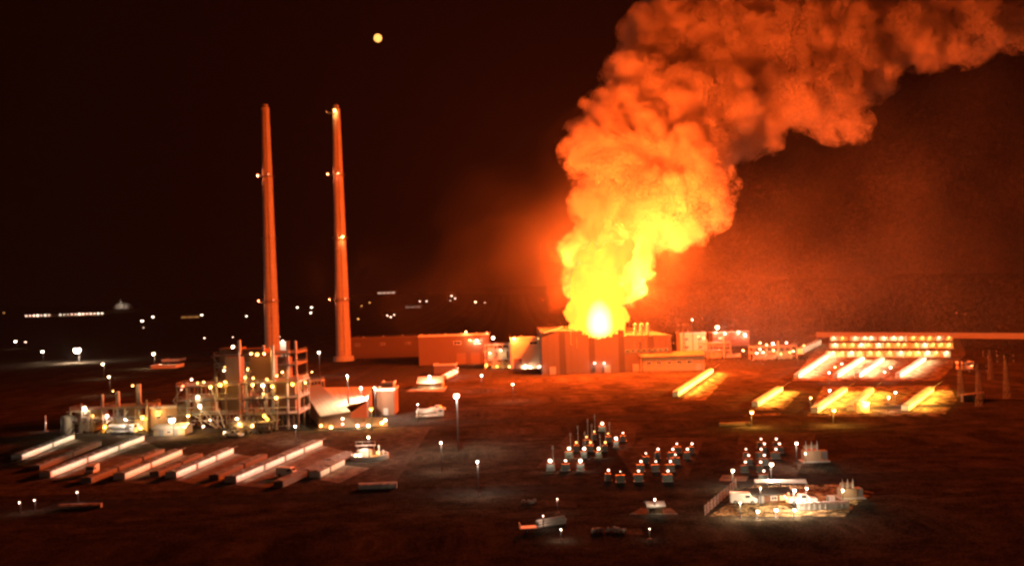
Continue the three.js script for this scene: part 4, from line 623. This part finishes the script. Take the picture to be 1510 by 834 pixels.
{
  const p = onTerrain(181, 456), t = thing('storage_dome', 'pale ribbed storage dome on the ridge above the packing shed', 'dome', [p.x, hillY(p.x, p.z), p.z]), R = 14 * -p.z / F;
  part(t, 'dome', new THREE.SphereGeometry(R, 28, 10, 0, Math.PI * 2, 0, Math.PI / 2).scale(1, 0.75, 1), M.white);
  for (let k = 0; k < 6; k++) part(t, 'rib', new THREE.TorusGeometry(R * 1.005, R * 0.02, 5, 24, Math.PI).scale(1, 0.75, 1).rotateY(k * Math.PI / 6), M.grey);
  part(t, 'ring_beam', cyl(R * 1.04, R * 1.04, R * 0.1, 28, 0, R * 0.05, 0), M.concrete);
  lamp(t, [R * 0.4, R * 0.9, R * 1.5], 'white', 0.5, 900, 2); part(t, 'lamp_post', bar([R * 0.4, 0, R * 1.5], [R * 0.4, R * 0.9, R * 1.45], 0.2), M.steel);
}
hall('flat_shed', 'upper of two flat pale sheds lit by the warm lamp post', { x0: 238, x1: 262, yb: 533, yt: 531, depth: 14, wall: M.white, top: M.white, panels: 8 });
hall('flat_shed', 'lower of two flat pale sheds lit by the warm lamp post', { x0: 222, x1: 258, yb: 543, yt: 540, depth: 14, wall: M.white, top: M.white, panels: 10 });
hall('gas_house', 'bright pale gas building at the foot of the unlit stack', { x0: 412, x1: 422, yb: 528, yt: 505, depth: 10, wall: M.white, top: M.white, panels: 3, lamps: [[411, 496, 'white', 4, 200, 5, 2], [417, 502, 'pink', 3, 260, 3, 5]] });
{
  const D = 3500, p = atDepth(557, 56, D), R = 6 * D / F;
  const moon = part(scene, 'moon', new THREE.SphereGeometry(R, 32, 20), new THREE.MeshStandardMaterial({ color: rgb(0.3, 0.25, 0.2), emissive: rgb(1, 0.42, 0.09), emissiveIntensity: 2.2, roughness: 1 }), [p.x, p.y, p.z]);
  tag(moon, 'small bright orange moon high in the black sky above the stacks', 'moon');
  moonLight.position.copy(p.clone().multiplyScalar(0.3)); moonLight.target.position.set(-20, 0, -300); moonLight.castShadow = true; moonLight.name = 'moon_light';
  Object.assign(moonLight.shadow.camera, { left: -400, right: 400, top: 400, bottom: -400, near: 1, far: 3000 });
  scene.add(moonLight, moonLight.target);
}
// ---------------------------------------------------------------- fire and smoke: one soft mass of small flakes each
const FD = 440;                                          // distance of the fire's upright plane
const fbm = (x, y, z) => noise.noise(x, y, z) + 0.5 * noise.noise(2.1 * x, 2.1 * y, 2.1 * z + 7) + 0.25 * noise.noise(4.3 * x, 4.3 * y + 3, 4.3 * z);
// A puff: a unit ball of tiny smoke flakes, thinning outwards; its flakes share the puff's outward normal, so that it shades as a soft billow.
function puffGeometry(count, seed, size, soft, scatter = 0) {
  const r = rng(seed), pos = new Float32Array(count * 9), nor = new Float32Array(count * 9), u = V(), v = V(), n = V(), p = V(), o = V();
  for (let k = 0; k < count;) {
    p.set(r() * 2 - 1, r() * 2 - 1, r() * 2 - 1);
    const q = p.length();
    if (q > 1 || (1 - q) / soft + 0.7 * fbm(p.x * 1.6 + seed, p.y * 1.6, p.z * 1.6) < r()) continue;
    o.copy(p).normalize().multiplyScalar(0.5 * q + 0.1).add(V(noise.noise(p.x * 2, p.y * 2, 3.3), noise.noise(p.y * 2, p.z * 2, 7.7), noise.noise(p.z * 2, p.x * 2, 9.1)).multiplyScalar(0.6)).add(V(r() * 2 - 1, r() * 2 - 1, r() * 2 - 1).multiplyScalar(scatter)).normalize();
    n.set(r() * 2 - 1, r() * 2 - 1, r() * 2 - 1).normalize(); if (n.dot(o) < 0) n.negate();
    u.set(r() * 2 - 1, r() * 2 - 1, r() * 2 - 1).cross(n).normalize(); v.crossVectors(n, u);
    const s = size * (0.5 + 0.5 * r());
    for (let i = 0; i < 3; i++) { const a = i * 2.0944, c = Math.cos(a) * s, e = Math.sin(a) * s; pos.set([p.x + u.x * c + v.x * e, p.y + u.y * c + v.y * e, p.z + u.z * c + v.z * e], k * 9 + i * 3); o.toArray(nor, k * 9 + i * 3); }
    k++;
  }
  const g = new THREE.BufferGeometry();
  g.setAttribute('position', new THREE.BufferAttribute(pos, 3)); g.setAttribute('normal', new THREE.BufferAttribute(nor, 3));
  return g;
}
function puffCloud(name, label, geo, mat, list, seed) {   // list: [x, y, z, radius]
  const m = new THREE.InstancedMesh(geo, mat, list.length), r = rng(seed), q = new THREE.Quaternion(), e = new THREE.Euler(), M4 = new THREE.Matrix4();
  list.forEach(([x, y, z, R], i) => m.setMatrixAt(i, M4.compose(V(x, y, z), q.setFromEuler(e.set(r() * 6.3, r() * 6.3, r() * 6.3)), V(R * (0.85 + 0.3 * r()), R * (0.85 + 0.3 * r()), R))));
  m.name = name; scene.add(m); return tag(m, label, 'smoke', null, 'stuff');
}
// Outline of the plume in the photograph, [y, left, right] in pixels, on the plane of the fire; it has as much depth as width.
const OUT = [[505, 842, 918], [470, 836, 930], [440, 832, 944], [400, 830, 957], [365, 826, 972], [338, 844, 988], [320, 843, 1076], [262, 840, 1082], [218, 828, 1080], [203, 822, 1148], [174, 842, 1172], [163, 850, 1276], [124, 882, 1294], [92, 890, 1346], [70, 904, 1405], [46, 915, 1505], [0, 936, 1580], [-60, 960, 1690], [-140, 1000, 1800]];
const spanAt = (y) => { for (let i = 1; i < OUT.length; i++) if (y >= OUT[i][0]) { const [y0, a0, b0] = OUT[i - 1], [y1, a1, b1] = OUT[i], t = (y - y0) / (y1 - y0); return [a0 + (a1 - a0) * t, b0 + (b1 - b0) * t]; } return [OUT.at(-1)[1], OUT.at(-1)[2]]; };
const lean = (py) => Math.max(0, (420 - py) / 420) * -72;      // the wind carries the plume across the view and away
const puffs = [];
{
  const r = rng(11);
  for (let py = 420; py > -130;) {
    const [a, b] = spanAt(py), half = (b - a) / 2, m = (FD - lean(py)) / F, R = THREE.MathUtils.clamp(half * 0.46, 19, 50), n = Math.round(3 + (half / R) ** 2 * 1.3);
    for (let i = 0; i < n; i++) {
      const rr = R * (0.65 + 0.5 * r()), px = a + rr * 0.8 + (b - a - 1.6 * rr) * (i + r()) / n, w = Math.sqrt(Math.max(0.1, 1 - ((px - (a + b) / 2) / half) ** 2)), dz = (r() * 2 - 1) * Math.min(half, 95) * 0.5 * w;
      const c = atDepth(px, py + (r() - 0.5) * R * 0.6, FD - lean(py));
      puffs.push([c.x, c.y, c.z + dz * m, rr * m]);
      for (let k = 0; k < 2; k++) {                      // smaller billows bulging from the large one
        const d = V(r() * 2 - 1, r() * 2 - 1, r() * 2 - 1).normalize(), q = rr * m * (0.35 + 0.25 * r());
        puffs.push([c.x + d.x * rr * m * 0.75, c.y + d.y * rr * m * 0.75, c.z + dz * m + d.z * rr * m * 0.75, q]);
      }
    }
    py -= R * 0.55;
  }
}
const smokeMat = new THREE.MeshPhysicalMaterial({ color: rgb(0.94, 0.9, 0.86), roughness: 1, specularIntensity: 0, transmission: 0.5, side: THREE.DoubleSide });
puffCloud('smoke_plume', 'tall billowing smoke plume glowing orange as it leans away from the burning hall', puffGeometry(36000, 5, 0.0125, 1.15, 1.5), smokeMat, puffs, 12);

// flames: tongues of fire rising from the roof of the hall into the foot of the plume
const flamePuffs = [];
{
  const r = rng(23);
  for (let i = 0; i < 430; i++) {
    const t = Math.pow(r(), 1.25), py = 492 - t * 128, [a, b] = spanAt(py), w = (b - a) * (0.42 - 0.16 * t);
    const c = atDepth((a + b) / 2 - 6 + (r() + r() - 1) * w, py, FD);
    flamePuffs.push([c.x, c.y, c.z + 4 + (r() - 0.3) * w * FD / F, (6.6 - 2.6 * t) * (0.45 + 0.6 * r()), 1]);
  }
}
const hot = atDepth(880, 478, FD);
const flameGeo = (() => {                                // one smooth surface round all the tongues
  const lo = V(1e9, 1e9, 1e9), hi = V(-1e9, -1e9, -1e9);
  for (const [x, y, z, R] of flamePuffs) { lo.min(V(x - R, y - R, z - R)); hi.max(V(x + R, y + R, z + R)); }
  const n = 88, ext = hi.clone().sub(lo), L = Math.max(ext.x, ext.y, ext.z) * 0.56, mid = lo.clone().add(hi).multiplyScalar(0.5);
  const mc = new MarchingCubes(n, new THREE.MeshBasicMaterial(), false, false, 120000), half = n / 2;
  mc.isolation = 0;
  for (let k = 0; k < n; k++) for (let j2 = 0; j2 < n; j2++) for (let i2 = 0; i2 < n; i2++) {
    const x = mid.x + (i2 - half) / half * L, y = mid.y + (j2 - half) / half * L, z = mid.z + (k - half) / half * L;
    let f = -0.32;
    for (const [a, b, c, R] of flamePuffs) { const d = ((x - a) ** 2 + ((y - b) * 0.75) ** 2 + (z - c) ** 2) / (R * R); if (d < 1) f += (1 - d) ** 2; }
    mc.field[k * n * n + j2 * n + i2] = f > -0.32 ? f + 0.5 * fbm(x * 0.2, y * 0.1, z * 0.2) + 0.16 * noise.noise(x * 0.6, y * 0.3, z * 0.6) : -1;
  }
  mc.update();
  const g = new THREE.BufferGeometry(), p = mc.positionArray.slice(0, mc.count * 3), col = new Float32Array(mc.count * 3);
  for (let i = 0; i < mc.count; i++) {
    p[i * 3] = mid.x + p[i * 3] * L; p[i * 3 + 1] = mid.y + p[i * 3 + 1] * L; p[i * 3 + 2] = mid.z + p[i * 3 + 2] * L;
    const dy = p[i * 3 + 1] - hot.y, h = Math.hypot(p[i * 3] - hot.x, dy * (dy > 0 ? 0.55 : 1)), t = THREE.MathUtils.clamp(h / 23 + (h > 9 ? 0.2 * fbm(p[i * 3] * 0.16, dy * 0.1, p[i * 3 + 2] * 0.16) : 0), 0, 1);          // hottest gas white, cooler tongues yellow, then orange
    col.set(t < 0.3 ? [4.5, 3 - 6.2 * t, 1.7 - 5.4 * t] : [4.5 - 2.4 * (t - 0.3), 1.14 - 0.86 * (t - 0.3), 0.08 - 0.03 * t], i * 3);
  }
  g.setAttribute('position', new THREE.BufferAttribute(p, 3)); g.setAttribute('color', new THREE.BufferAttribute(col, 3));
  return g;
})();
const flames = new THREE.Mesh(flameGeo, new THREE.MeshBasicMaterial({ vertexColors: true, side: THREE.DoubleSide }));
flames.name = 'flames'; scene.add(flames);
tag(flames, 'white hot and yellow flames bursting from the roof of the burning hall', 'fire');
const FIRE = [1, 0.098, 0.009], lit = [];
for (const [px, py, fwd, I, rad] of [[880, 468, 20, 50000, 4], [890, 405, 36, 85000, 4], [910, 332, 58, 265000, 4], [824, 440, 4, 20000, 4], [822, 375, 10, 22000, 4], [960, 425, 6, 65000, 4], [986, 372, 14, 65000, 4]]) {  // the strongest is added well clear of the flames to brighten the upper plume
  const l = new THREE.PointLight(rgb(...FIRE), I), p = atDepth(px, py, FD - fwd);
  l.name = 'fire_light'; l.position.copy(p); lit.push(p); l.castShadow = true; l.shadow.radius = rad / 0.02; scene.add(l);
}

// thin smoke: a veil hanging round the fire, and a sheet drifting low over the yards beyond it
{
  const c = atDepth(890, 440, FD), r = rng(41), thick = (x, y, z) => 0.75 + 0.5 * fbm(x * 0.008, y * 0.012, z * 0.008), puff = puffGeometry(14000, 9, 0.003, 0.6);
  const thin = (opacity) => new THREE.MeshPhysicalMaterial({ color: rgb(0.8, 0.74, 0.7), roughness: 1, specularIntensity: 0, transmission: 0.5, side: THREE.DoubleSide, transparent: true, opacity });
  const near = [], drift = [];
  while (near.length < 95) {
    const a = r() * 6.2832, q = -Math.log(1 - r() * 0.97) * 40, y = 4 + (r() + r()) * 0.5 * (105 - 0.25 * q), x = c.x + Math.cos(a) * q, z = c.z + Math.sin(a) * q * 0.8;
    if (thick(x, y, z) > r()) near.push([x, y, z, 22 + 14 * r()]);
  }
  while (drift.length < 115) {
    const s = 30 + 300 * Math.pow(r(), 0.85), x = c.x + s, y = 4 + r() * (r() + 0.4) * (45 + s * 0.45), z = c.z - 30 + (r() + r() - 1) * (30 + s * 0.3);
    if (thick(x, y, z) * (1.15 - s / 380) > r()) drift.push([x, y, z, 28 + 18 * r()]);
  }
  puffCloud('smoke_veil', 'thin veil of smoke hanging round the foot of the fire', puff, thin(0.15), near, 42);
  puffCloud('drifting_smoke', 'thin smoke drifting low from the fire over the yellow yard', puff, thin(0.48), drift, 43);
}
scene.traverse((o) => { if (o.isMesh) o.castShadow = o.receiveShadow = true; });
renderer.render(scene, camera);
